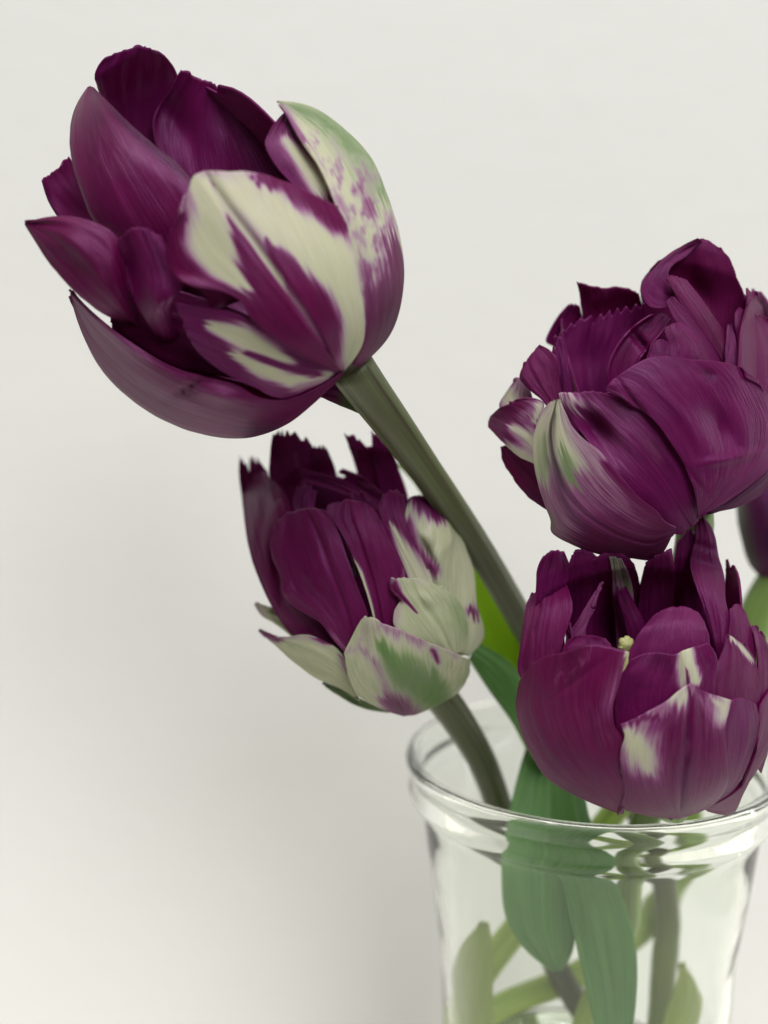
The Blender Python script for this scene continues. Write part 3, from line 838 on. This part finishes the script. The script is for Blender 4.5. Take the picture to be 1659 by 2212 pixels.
# ------------------------------------------------------------------ tulip 3: full double head on the right
F3 = Flower(1860, 900, 1164/1659, 23.2, (960, 1060), (-0.2, -0.98), 840, 840, 560)
F3.root = empty('tulip', tuple(J(2.0, 1.2, 0.75)), 'full double purple tulip with a toothed dark inner petal and a green streaked side petal', 'tulip', 'tulips in the jar')
cup_petals(F3, (1240, 1600, -40), (-0.15, -0.98, -0.05), 1150, 560, (190, 225, 260, 300, 340, 20), 0.55, 0.92, 'P', 0.06, 5.0)
# far inner wall of the cup
petal(F3, [[(700,1300),(520,800),(450,650),(420,640),(470,520),(555,424)], [(760,1300),(620,800),(560,640),(530,520),(575,420)], [(820,1300),(720,800),(660,600),(620,500),(602,430)]], s=.5, side=-1, wav=10)
petal(F3, [[(800,1200),(680,700),(620,480),(600,350),(588,300)], [(900,1200),(780,700),(730,480),(720,380),(700,325)], [(960,1200),(900,700),(850,480),(850,400),(840,328)], [(1060,1200),(1000,700),(960,500),(950,420),(930,358)]], s=.35, side=-1, wav=14, tipcurl=60, bumps=[(720,400,40,60,60,30)],
      marks=[('M',[(640,340,20),(760,350,16)],.9,.4)])
petal(F3, [[(1300,1200),(1420,800),(1530,500),(1510,380),(1510,360)], [(1340,1200),(1470,800),(1550,500),(1545,420),(1530,380)], [(1400,1200),(1540,800),(1580,520),(1560,450),(1550,400)]], s=.3, side=-1, wav=6)
# top petal with folded-over shoulder
petal(F3, [[(1100,1100),(1020,700),(960,460),(945,350),(960,290),(1000,240)], [(1150,1100),(1080,700),(1050,450),(1060,330),(1060,250),(1100,140)], [(1250,1100),(1200,700),(1180,450),(1180,300),(1200,180),(1200,85)],
           [(1350,1100),(1360,700),(1340,450),(1330,300),(1310,180),(1300,52)], [(1420,1100),(1500,700),(1520,440),(1530,390),(1475,260),(1440,160),(1385,108)]], s=.2, side=-1, off=60, wav=10, nu=48, nv=50,
      bumps=[(1250,330,60,120,-35,-50)])
petal(F3, [[(1130,430),(1000,440),(950,370),(950,300),(1010,235),(1110,135),(1270,62)], [(1140,400),(1080,380),(1020,310),(1050,230),(1130,150),(1280,62)], [(1130,340),(1110,300),(1100,250),(1130,200),(1200,150),(1285,64)]], s=.1, off=130, wav=8,
      marks=[('M',[(1000,260,20),(1120,160,26),(1240,80,16)],.9,.45)])
# right outer petals leaving the frame
petal(F3, [[(1420,1250),(1500,820),(1490,640),(1480,460),(1500,440)], [(1560,1250),(1620,850),(1600,650),(1560,520),(1540,455)], [(1700,1250),(1780,850),(1740,650),(1680,540),(1590,475)], [(1800,1250),(1900,900),(1860,700),(1780,590),(1660,520)]], s=.55, off=0, wav=10,
      marks=[('M',[(1560,480,14),(1640,560,24),(1680,700,30)],.9,.6)])
# dark toothed petal
petal(F3, [[(560,1250),(480,900),(478,780),(465,690),(462,600)], [(640,1250),(590,900),(570,760),(570,640),(600,500)], [(720,1250),(690,900),(690,740),(720,600),(760,455)], [(800,1250),(780,860),(830,660),(860,560),(870,425)], [(860,1250),(840,860),(940,620),(985,510),(1000,405)]], s=.30, side=-1, off=90, wav=12, nu=90, nv=44, ser=(.055,11), jag=.01,
      bumps=[(640,700,60,130,0,-25)])
petal(F3, [[(560,1200),(480,950),(440,760),(430,690)], [(600,1200),(560,900),(540,740),(505,575)]], s=.45, off=-20, wav=10, ser=(.04,3))
# left dark petal
petal(F3, [[(540,1250),(390,965),(300,890),(265,830),(285,770)], [(570,1250),(440,950),(370,830),(330,760),(330,700)], [(600,1250),(490,900),(478,800),(472,720),(440,685),(372,648)]], s=.62, off=0, wav=9)
# curling petal by the dark hollow
petal(F3, [[(900,1200),(770,880),(760,800),(830,640),(920,545),(1010,488)], [(940,1200),(850,880),(880,740),(930,640),(1000,560),(1070,470)], [(980,1200),(920,880),(920,760),(990,660),(1060,580),(1115,495)]], s=.15, off=90, wav=7, curl=40, bumps=[(960,660,20,120,-40,-40)])
# slender straps, their violet highlights painted in as mauve strokes
petal(F3, [[(1420,900),(1395,755),(1290,610),(1200,470),(1120,330),(1085,265)], [(1450,900),(1430,755),(1350,600),(1260,450),(1180,340),(1140,262)], [(1500,900),(1490,760),(1440,620),(1340,470),(1260,360),(1200,285)]], s=.35, off=130, wav=6, bulge=25, marks=[('M',[(1180,330,20),(1320,520,22),(1430,720,18)],.9,.75)])
petal(F3, [[(1380,900),(1330,750),(1240,640),(1140,520),(1085,405)], [(1400,900),(1370,750),(1290,630),(1190,500),(1105,385)], [(1420,900),(1400,750),(1320,610),(1230,490),(1130,380)]], s=.38, off=120, wav=5, bulge=14, marks=[('M',[(1120,420,16),(1230,560,16),(1330,690,12)],.9,.75)])
petal(F3, [[(1430,850),(1420,740),(1425,620),(1430,540)], [(1460,850),(1460,740),(1460,640),(1440,535)], [(1500,850),(1495,750),(1480,640),(1448,540)]], s=.4, off=160, wav=4, base='M')
petal(F3, [[(1050,900),(1060,760),(1100,650),(1080,580),(1082,555)], [(1180,900),(1200,760),(1190,650),(1140,570),(1130,528)], [(1380,900),(1370,760),(1300,660),(1240,580),(1180,528)]], s=.5, off=110, wav=6, bulge=20, marks=[('M',[(1110,560,24),(1220,640,26),(1320,740,20)],.9,.55)])
petal(F3, [[(1000,900),(960,780),(985,710),(1005,650)], [(1060,900),(1040,760),(1050,690),(1050,618)], [(1120,900),(1110,780),(1110,700),(1098,640)]], s=.55, off=105, wav=5, marks=[('M',[(1030,650,20),(1060,680,26)],.9,.45)])
# left pale side petals
petal(F3, [[(420,1250),(230,1080),(150,1000),(195,905),(240,850)], [(440,1250),(300,1050),(230,950),(250,880),(262,832)], [(460,1250),(360,1050),(340,980),(330,930),(290,870)]], s=.35, off=0, base='L', wav=6, marks=[('C',[(200,930,24),(240,1000,30)],.8,.8)])
petal(F3, [[(560,1620),(420,1580),(340,1530),(285,1480),(230,1400),(175,1310),(158,1220)], [(580,1600),(440,1480),(380,1400),(320,1330),(260,1270),(190,1215)], [(600,1580),(480,1400),(430,1320),(380,1260),(300,1210)]], s=.6, off=-20, wav=10, sjag=.03)
petal(F3, [[(460,1450),(360,1330),(260,1280),(200,1230),(140,1170),(84,1110)], [(470,1400),(370,1250),(300,1180),(220,1120),(150,1080),(95,1060)], [(480,1350),(390,1180),(340,1100),(280,1040),(200,1000),(150,1008)], [(490,1300),(410,1120),(390,1040),(400,980),(340,955),(250,968)]], s=.75, off=0, base='M', wav=8, nu=42, nv=40, jag=.01,
      marks=[('P',[(110,1070,30),(180,1010,34),(280,985,20)],.9,.8),('C',[(230,1120,14),(310,1170,30),(340,1200,30)],.8,.8),('C',[(200,1230,18),(290,1280,26),(350,1310,20)],.8,.8),('L',[(300,1040,26),(370,1000,26)],.9,.8),('C',[(385,990,14),(350,1080,12)],.8,.7)])
# right lower outer petal
petal(F3, [[(1275,1600),(1400,1585),(1500,1560),(1610,1500),(1720,1400)], [(1275,1598),(1400,1560),(1520,1480),(1620,1400),(1760,1250)], [(1280,1594),(1400,1500),(1500,1400),(1600,1280),(1740,1100)]], s=.9, off=-30, wav=7, marks=[('K',[(1300,1580,30),(1450,1540,40),(1640,1440,50)],.9,.5)])
# valley petal with the grey white patch
petal(F3, [[(1180,1720),(1050,1690),(950,1590),(840,1480),(740,1350),(640,1180),(540,1060),(490,960),(485,912)],
           [(1220,1680),(1120,1560),(1020,1430),(920,1320),(800,1200),(690,1080),(600,990),(560,915)],
           [(1240,1670),(1170,1530),(1090,1390),(990,1250),(880,1130),(770,1030),(700,960),(650,905)],
           [(1270,1640),(1250,1480),(1190,1330),(1110,1190),(1010,1070),(900,990),(810,940),(755,925)]], s=.9, off=10, wav=7, nu=48, nv=56,
      bumps=[(690,1130,60,130,-40,-70),(560,980,40,60,0,20)],
      marks=[('L',[(500,930,30),(560,980,44),(640,1010,40),(700,1000,30)],.9,.8),('C',[(500,940,14),(600,990,20)],.9,.5),('L',[(860,1080,40),(790,1160,50),(790,1270,40),(800,1330,24)],1.0,.75),('P',[(650,1090,30),(720,1170,50)],1.0,.7),('M',[(830,1010,24),(930,1130,24),(1030,1280,20)],.9,.7)])
# broad right front petal
petal(F3, [[(1268,1625),(1245,1470),(1185,1320),(1100,1180),(1000,1060),(900,988),(800,925),(748,903)],
           [(1272,1622),(1290,1470),(1260,1310),(1200,1160),(1110,1020),(1000,920),(900,850),(815,828)],
           [(1278,1618),(1360,1440),(1370,1280),(1330,1130),(1250,980),(1150,850),(1080,770),(1010,715)],
           [(1282,1615),(1440,1420),(1500,1250),(1480,1100),(1420,960),(1360,860),(1300,790),(1240,730)],
           [(1286,1612),(1520,1400),(1640,1220),(1660,1080),(1620,970),(1570,880),(1520,810),(1470,762)],
           [(1290,1608),(1560,1440),(1760,1230),(1800,1100),(1740,1000),(1660,930),(1600,880),(1530,838)]], s=.93, off=42, wav=9, nu=70, nv=64, jag=.008,
      bumps=[(1400,1130,140,70,65,-45),(1440,1290,150,26,-12,26),(1000,1090,14,330,-38,-22),(1180,1030,60,260,-35,18),(1330,820,50,30,10,-14)],
      marks=[('M',[(800,930,12),(950,1050,16),(1100,1230,16),(1230,1480,10)],.9,.8),('M',[(900,900,50),(1100,800,60),(1400,830,70)],1.2,.35),('K',[(1300,810,16),(1350,840,16)],.9,.5)])
# front left streaked petal
petal(F3, [[(1130,1700),(1030,1855),(880,1850),(700,1826),(560,1775),(440,1700),(440,1640),(400,1540),(365,1420),(342,1290),(338,1190),(360,1100),(400,1010),(450,962)],
           [(1135,1695),(1020,1800),(860,1780),(700,1720),(560,1630),(470,1500),(420,1350),(400,1220),(410,1100),(440,1020),(462,956)],
           [(1138,1690),(1010,1740),(860,1700),(720,1620),(600,1510),(520,1380),(470,1240),(455,1120),(465,1030),(476,955)],
           [(1140,1685),(1020,1680),(890,1620),(770,1530),(660,1410),(580,1290),(530,1180),(500,1080),(490,1010),(482,957)],
           [(1142,1680),(1085,1650),(1035,1588),(955,1528),(870,1435),(790,1340),(715,1250),(635,1190),(560,1110),(520,1025),(488,962)]], s=1.0, off=40, base='L', wav=7, nu=64, nv=70,
      rib=(.40,14,.04), sjag=.006,
      marks=[('C',[(460,990,24),(470,1100,50),(520,1220,60),(560,1300,40)],.8,.9),('C',[(370,1150,30),(365,1280,36),(390,1400,26)],.8,.8),
             ('L',[(520,1060,20),(600,1190,40),(700,1270,44),(760,1370,40)],.8,.8),('L',[(860,1470,30),(920,1560,26)],.9,.7),
             ('G',[(500,1240,16),(540,1350,36),(560,1410,22)],.8,.85),('G',[(400,1180,14),(400,1300,26),(400,1400,22)],.9,.55),
             ('K',[(470,1000,4),(440,1150,16),(450,1320,20),(520,1520,22),(640,1700,24)],.8,.75),('M',[(580,1480,30),(680,1560,60),(860,1640,60)],1.1,.7),
             ('P',[(780,1350,20),(880,1460,26),(1000,1570,30),(1080,1650,30)],.9,.9),('P',[(700,1740,60),(900,1800,70),(1060,1760,70)],1.0,.8),('K',[(760,1800,40),(920,1820,50),(1080,1760,50)],1.0,.45),
             ('G',[(445,1650,22),(440,1690,18)],.9,.6)])
tube('stem', [J(-1.9, 0.8, 0.8), J(-2.4, 0.5, 4.5), W(1012, 2150, 27.4), W(1120, 1995, 27.3), W(1290, 1800, 27.6), W(1400, 1640, 26.8), W(1440, 1400, 24.8), W(1480, 1250, 24.2), W(1500, 1130, 23.6), W(1495, 1090, 23.2)],
     [.0031, .0033, .0034, .0034, .0032, .003, .0033, .004], M_STEM_GREEN, F3.root)

# ------------------------------------------------------------------ tulip 4: open cup resting over the rim
F4 = Flower(1940, 2000, 1084/1659, 22.2, (900, 1130), (0.0, -1.0), 745, 775, 560)
F4.root = empty('tulip', tuple(J(0.9, -1.9, 0.75)), 'open purple tulip cup with pale pointed front petal resting over the jar rim', 'tulip', 'tulips in the jar')
cup_petals(F4, (1080, 1780, -30), (-0.10, -0.99, -0.05), 1430, 500, (185, 222, 258, 285, 310, 345), 0.55, 0.92, 'P', 0.05, 8.0)
# back petals
petal(F4, [[(560,1100),(440,760),(440,520),(455,400),(480,290)], [(600,1100),(530,760),(530,520),(530,400),(530,238)], [(660,1100),(600,760),(610,520),(635,400),(640,290)]], s=.55, side=-1, wav=9)
petal(F4, [[(1000,1100),(900,760),(880,600),(900,440),(925,330)], [(1060,1100),(980,760),(980,600),(990,420),(1000,270)], [(1140,1100),(1080,760),(1090,600),(1100,420),(1080,235)]], s=.6, side=-1, wav=9)
petal(F4, [[(1060,1100),(1040,760),(1060,560),(1090,350),(1110,220)], [(1160,1100),(1150,760),(1160,560),(1170,350),(1180,130)], [(1300,1100),(1260,760),(1260,560),(1240,350),(1235,160)]], s=.5, side=-1, off=-190, wav=9)
petal(F4, [[(760,1000),(740,700),(720,520),(720,400),(700,290)], [(800,1000),(780,720),(765,520),(755,400),(740,295)], [(860,1000),(850,740),(850,580),(835,450),(780,310)]], s=.55, side=-1, off=30, wav=7, base='L', marks=[('G',[(740,320,24),(820,480,22)],.8,.6),('P',[(760,560,30),(800,740,40)],.9,.8)])
petal(F4, [[(860,1000),(800,700),(760,560),(745,470)], [(880,1000),(860,760),(815,620),(770,500)], [(920,1000),(915,700),(860,580),(800,470)]], s=.3, side=-1, off=40, wav=6, marks=[('M',[(780,540,10),(860,660,14)],.8,.6)])
petal(F4, [[(640,1150),(590,700),(580,420),(600,310)], [(760,1150),(740,700),(720,400),(730,250)], [(900,1150),(900,700),(890,480),(850,330)]], s=.72, side=-1, wav=8)
# left inner petals
petal(F4, [[(520,1100),(300,850),(262,650),(268,480),(275,370),(315,285)], [(540,1100),(380,850),(340,600),(340,450),(360,340),(370,255)], [(560,1100),(440,850),(440,600),(440,480),(470,380),(430,265)]], s=.3, side=-1, off=40, wav=10, tipcurl=40,
      marks=[('L',[(400,270,8),(420,300,16)],.8,.5),('M',[(350,360,24)],.9,.6)])
petal(F4, [[(420,1150),(250,930),(250,780),(275,620),(300,500),(330,425)], [(460,1150),(340,930),(340,780),(360,620),(370,500),(370,410)], [(520,1150),(410,900),(430,780),(478,620),(468,520),(420,415)]], s=.5, off=10, wav=8)
petal(F4, [[(330,1150),(155,1000),(162,840),(185,680),(205,570),(245,508)], [(380,1150),(200,980),(205,830),(230,690),(250,600),(272,505)], [(440,1150),(260,930),(262,830),(262,730),(305,650),(312,590),(300,530)]], s=.55, off=0, wav=8, marks=[('M',[(220,620,20),(180,800,20)],.9,.6)])
petal(F4, [[(500,1000),(440,790),(510,680),(580,560),(664,432)], [(560,1000),(500,800),(560,690),(600,590),(650,470)], [(620,1000),(560,800),(565,720),(605,600),(610,545)]], s=.2, off=0, wav=5, base='M')
petal(F4, [[(460,1000),(420,850),(440,810),(490,775)], [(560,1000),(560,860),(560,810),(570,765)], [(720,1000),(720,860),(710,820),(680,785)]], s=.6, off=10, wav=6)
# dome petal and cream spotted petal
petal(F4, [[(860,1250),(820,1000),(830,860),(900,730),(960,652)], [(960,1250),(940,1000),(960,830),(1000,700),(1040,603)], [(1100,1250),(1100,1000),(1110,830),(1120,700),(1140,588)], [(1240,1250),(1250,1000),(1310,830),(1290,720),(1235,620)]], s=.66, off=0, wav=7, tipcurl=-50, nu=40, nv=44, marks=[('M',[(1000,690,40),(1160,660,40),(1250,720,30)],1.1,.45)])
# tall strap petal on the right
petal(F4, [[(1360,1150),(1345,880),(1310,740),(1270,600),(1225,470),(1190,320),(1212,225),(1222,150),(1212,60)], [(1390,1150),(1380,880),(1365,720),(1330,560),(1300,420),(1275,290),(1275,200),(1270,130),(1258,52)], [(1430,1150),(1420,820),(1438,700),(1405,560),(1395,410),(1362,290),(1340,170),(1310,100),(1275,60)]], s=.35, off=10, wav=8, nu=36, nv=56, bulge=25,
      bumps=[(1260,225,90,14,15,-25)], marks=[('M',[(1250,260,16),(1270,420,20)],.9,.6),('L',[(1230,130,12),(1250,205,6)],.8,.6)])
petal(F4, [[(1450,1150),(1420,800),(1432,680),(1432,610)], [(1500,1150),(1490,820),(1485,680),(1470,572)], [(1580,1150),(1580,820),(1555,710),(1522,620)]], s=.45, off=0, wav=7)
# far right
petal(F4, [[(1500,1500),(1590,1150),(1600,960),(1590,830),(1565,712)], [(1560,1500),(1640,1150),(1650,960),(1630,830),(1580,706)], [(1620,1600),(1720,1200),(1720,1000),(1680,860),(1605,740)]], s=.6, off=0, wav=7, marks=[('L',[(1580,730,14),(1600,830,8)],.8,.7)])
petal(F4, [[(1340,1400),(1320,1100),(1340,985),(1390,850),(1420,762)], [(1440,1400),(1430,1100),(1450,950),(1450,850),(1432,765)], [(1540,1400),(1540,1100),(1560,980),(1530,870),(1480,800)], [(1600,1400),(1610,1150),(1600,990),(1575,900),(1530,830)]], s=.72, off=0, wav=8,
      marks=[('C',[(1430,775,8),(1500,840,12),(1560,920,12)],.6,.9),('L',[(1540,950,10),(1550,1050,10)],.9,.5)])
petal(F4, [[(760,1500),(740,1280),(735,1160),(760,1040),(830,915)], [(880,1500),(860,1280),(850,1160),(880,1000),(950,868)], [(1050,1500),(1040,1280),(1050,1100),(1080,980),(1090,878)], [(1180,1500),(1180,1280),(1180,1100),(1180,960),(1165,850)], [(1320,1500),(1330,1250),(1340,1080),(1355,920),(1300,808)]], s=.80, off=0, wav=7, nu=50, nv=48, jag=.008,
      marks=[('C',[(1160,860,28),(1140,950,30),(1170,1040,40)],.7,.9),('C',[(1165,860,24),(1200,950,28),(1225,1040,22)],.7,.95),('P',[(1165,960,5),(1180,1060,10)],.6,.9)],
      bumps=[(1170,960,30,120,0,22)])
petal(F4, [[(1290,1818),(1440,1832),(1500,1720),(1570,1560),(1590,1400),(1600,1250)], [(1280,1812),(1460,1740),(1530,1600),(1580,1450),(1610,1300),(1630,1160)], [(1270,1805),(1480,1680),(1570,1520),(1640,1380),(1665,1220),(1680,1080)], [(1260,1800),(1500,1700),(1620,1540),(1700,1360),(1720,1200),(1740,1000)]], s=.86, off=0, wav=7, sjag=.01)
# right lobe of the front petal
petal(F4, [[(1180,1820),(1340,1640),(1390,1450),(1400,1300),(1440,1150)], [(1190,1822),(1420,1650),(1480,1460),(1490,1300),(1495,1140)], [(1210,1825),(1440,1690),(1520,1540),(1560,1420),(1580,1300),(1550,1150)], [(1230,1826),(1450,1700),(1530,1570),(1580,1430),(1605,1300),(1592,1190)]], s=.94, off=14, wav=6,
      marks=[('M',[(1460,1560,40),(1440,1660,40)],1.1,.6)])
# left big outer petal
petal(F4, [[(770,1848),(600,1782),(450,1712),(320,1620),(225,1475),(165,1330),(140,1190),(150,1090),(165,1035)],
           [(775,1846),(640,1740),(500,1640),(380,1510),(290,1360),(240,1210),(235,1080),(270,915)],
           [(782,1842),(690,1700),(580,1560),(480,1400),(420,1250),(400,1080),(430,855)],
           [(790,1830),(750,1680),(680,1540),(620,1380),(590,1220),(590,1050),(620,818)],
           [(750,1842),(806,1700),(765,1590),(765,1480),(785,1400),(735,1320),(722,1220),(745,1110),(775,1020),(795,930),(822,862)]], s=1.0, off=24, wav=8, nu=60, nv=66, jag=.008, sjag=.006,
      bumps=[(480,1050,200,20,-35,-14),(640,1500,60,140,0,10)],
      marks=[('M',[(400,1150,120),(450,1450,160)],1.2,.35),('L',[(790,900,20),(780,980,30),(740,1080,36),(700,1200,40)],1.0,.65),('M',[(640,1280,60),(700,1400,40)],1.1,.4),('C',[(815,862,10),(805,890,8)],.8,.9),('L',[(360,1050,3),(460,1000,4),(520,960,5),(600,850,5)],.8,.6),
             ('K',[(600,1600,60)],1.2,.2)])
# front pointed petal
petal(F4, [[(1080,1872),(900,1850),(775,1800),(795,1700),(770,1580),(772,1460),(792,1370),(768,1300)],
           [(1090,1874),(960,1810),(880,1680),(850,1540),(850,1420),(880,1330),(900,1240)],
           [(1105,1876),(1040,1790),(1000,1640),(985,1500),(1000,1370),(1040,1270),(1050,1162)],
           [(1130,1876),(1130,1780),(1140,1640),(1160,1480),(1175,1330),(1180,1200),(1182,1058)],
           [(1160,1866),(1230,1780),(1270,1640),(1285,1490),(1285,1340),(1280,1220),(1262,1100)],
           [(1180,1858),(1340,1780),(1415,1660),(1410,1500),(1400,1360),(1415,1250),(1442,1150)]], s=1.0, off=40, wav=6, nu=68, nv=64, rib=(.6,16,.03), sjag=.008,
      marks=[('L',[(830,1370,80),(900,1490,120),(950,1610,70)],.7,.75),('C',[(830,1400,46),(900,1500,70),(935,1580,36)],.55,.95),('L',[(800,1310,20),(950,1250,50),(1100,1170,60),(1170,1090,30)],.9,.7),('L',[(1300,1180,40),(1400,1180,60),(1370,1300,40)],.9,.7),('L',[(880,1330,30),(960,1370,36)],1.0,.75),
             ('L',[(960,1230,36),(1060,1190,46),(1150,1130,40),(1170,1090,24)],.9,.85),('C',[(1100,1160,20),(1165,1100,24)],.9,.75),
             ('C',[(1330,1190,12),(1400,1170,34),(1380,1260,34)],.8,.75),('L',[(1270,1200,30),(1340,1290,30)],1.0,.5),
             ('P',[(1180,1070,4),(1215,1200,16),(1220,1400,22)],.8,.8),('K',[(1180,1330,16),(1170,1560,26),(1150,1800,24)],1.1,.5),('L',[(1320,1760,30),(1390,1680,24)],1.1,.5),
             ('P',[(800,1310,16),(880,1290,12),(1000,1250,8)],.8,.6),('M',[(1000,1700,80),(900,1780,50)],1.2,.4),
             ('L',[(1160,1420,8),(1190,1440,10),(1170,1500,8)],.8,.5)])
# pistil
tube('pistil', [F4.world(800, 1100, -60), F4.world(805, 920, -60), F4.world(808, 850, -60), F4.world(810, 815, -60)], [.0022, .0022, .0018, .0008], M_PISTIL, F4.root, seg=12, n=20)
for i, (px_, py_) in enumerate(((770, 770), (845, 775), (810, 750))):
    tube('stigma', [F4.world(805, 850, -60), F4.world((805 + px_) / 2, 810, -50), F4.world(px_, py_ + 25, -40)], [.0014, .0015, .0005], M_PISTIL, F4.root, seg=10, n=10)
tube('stem', [J(-0.5, 0.3, 0.8), W(1290, 2130, 26.4), W(1350, 2000, 25.9), W(1364, 1850, 25.2), J(0.95, -2.85, JZ + 9.6), F4.world(1090, 1760, -100), F4.world(1085, 1700, -80)],
     [.0027, .0028, .0028, .0028, .0028, .003, .0035], M_STEM_GREEN, F4.root)

# ------------------------------------------------------------------ tulip 5: bud at the right edge
F5 = Flower(0, 0, 1.822784, 28.0, (1690, 1120), (0.0, -1.0), 140, 100, 90, 2.4)
F5.root = empty('tulip', tuple(J(2.3, 1.9, 0.75)), 'dark closed tulip bud on a green stem behind the full double tulip', 'tulip', 'tulips in the jar')
cup_petals(F5, (1690, 1255, 0), (0.02, -1.0, 0.0), 270, 88, (200, 260, 320), 0.8, 1.1, 'P', 0.04, 12.0)
petal(F5, [[(1660,1258),(1622,1225),(1600,1160),(1590,1090),(1600,1000)], [(1670,1260),(1650,1220),(1640,1150),(1640,1080),(1650,980)], [(1690,1262),(1690,1220),(1700,1150),(1700,1080),(1690,970)]], s=1.0, wav=2, marks=[('G',[(1596,1080,10),(1604,1150,12),(1625,1220,10)],.8,.7),('K',[(1660,1150,90)],1.0,.7)])
petal(F5, [[(1680,1262),(1680,1220),(1690,1150),(1690,1080),(1680,980)], [(1695,1262),(1740,1220),(1750,1150),(1745,1080),(1700,980)], [(1705,1260),(1770,1220),(1788,1150),(1780,1080),(1720,980)]], s=1.0, off=4, wav=2)
tube('stem', [J(-1.3, -0.6, 0.8), W(1050, 2192, 27.9), W(1270, 2088, 28.7), W(1480, 1900, 29.3), J(2.9, 1.9, JZ + 9.5), W(1615, 1420, 28.2), W(1635, 1320, 28.1), W(1672, 1255, 28.0), W(1685, 1235, 28.0)],
     [.0028, .003, .0031, .0032, .0033, .0038, .0045], M_STEM_GREEN, F5.root)

# ------------------------------------------------------------------ leaves (each belongs to the tulip whose stem carries it)
D = Flower(0, 0, 1.822784, 26.0, (1100, 1700), (0, -1), 4000, 4000, 0.0)
def leaf(root, curves, off, mat, bulge=0.0, rib=None, thick=0.8, **kw):
    D.root = root
    return petal(D, curves, s=0, off=off, mat=mat, wav=kw.pop('wav', 3), jag=0.0, sjag=.004, bulge=bulge, rib=rib, thick=thick, name='leaf', **kw)
# px per cm at 26 cm is 92: e and off are in those display pixels
leaf(F1.root, [[(1150,1640),(1065,1470),(1010,1330),(950,1150),(880,1020),(862,1000)], [(1165,1640),(1110,1440),(1060,1290),(990,1140),(905,1030),(864,999)], [(1180,1640),(1145,1430),(1090,1270),(1010,1120),(930,1020),(866,998)]], -40, M_LEAF_LIME, bulge=-10)
leaf(F2.root, [[(1150,1640),(1105,1560),(1055,1490),(1012,1425)], [(1165,1640),(1120,1520),(1075,1450),(1022,1405)], [(1180,1640),(1150,1500),(1100,1430),(1035,1390)]], 10, M_LEAF, bulge=8)
leaf(F3.root, [[(1140,1600,-60),(1112,1700,-20),(1092,1800,30),(1084,1900,60),(1100,1990,70),(1150,2060,70),(1200,2092,60)],
               [(1190,1600,-60),(1180,1700,-20),(1170,1800,30),(1165,1900,60),(1170,1990,70),(1190,2060,70),(1206,2094,60)],
               [(1240,1600,-60),(1250,1700,-20),(1255,1800,30),(1250,1900,60),(1245,1990,70),(1235,2060,70),(1214,2094,60)]], 5, M_LEAF, bulge=14, rib=(.5,4,.06))
leaf(F4.root, [[(1190,1640,-40),(1192,1770,10),(1215,1900,40),(1245,2040,45),(1280,2200,45),(1290,2260,40)],
               [(1225,1640,-40),(1235,1770,10),(1275,1900,40),(1305,2040,45),(1325,2200,45),(1325,2260,40)],
               [(1255,1640,-40),(1275,1770,10),(1330,1900,40),(1372,2040,45),(1368,2200,45),(1355,2260,40)]], 90, M_LEAF, bulge=10, rib=(.5,4,.05))

M_LEAF_PALE = leaf_material('pale_leaf', (0.32, 0.46, 0.06), (0.58, 0.68, 0.20), 0.35, (0.50, 0.62, 0.16))
leaf(F2.root, [[(1050,2290),(1000,2190),(984,2100),(1006,2030),(1044,1992)], [(1070,2290),(1034,2180),(1026,2090),(1036,2030),(1048,1990)], [(1090,2290),(1068,2180),(1066,2090),(1062,2030),(1052,1992)]], -60, M_LEAF_PALE, bulge=10)
leaf(F5.root, [[(1400,2300),(1424,2230),(1446,2160),(1464,2110),(1470,2080)], [(1430,2300),(1462,2230),(1484,2160),(1484,2110),(1474,2079)], [(1470,2300),(1500,2230),(1518,2170),(1504,2120),(1478,2080)]], -90, M_LEAF_PALE, bulge=10)
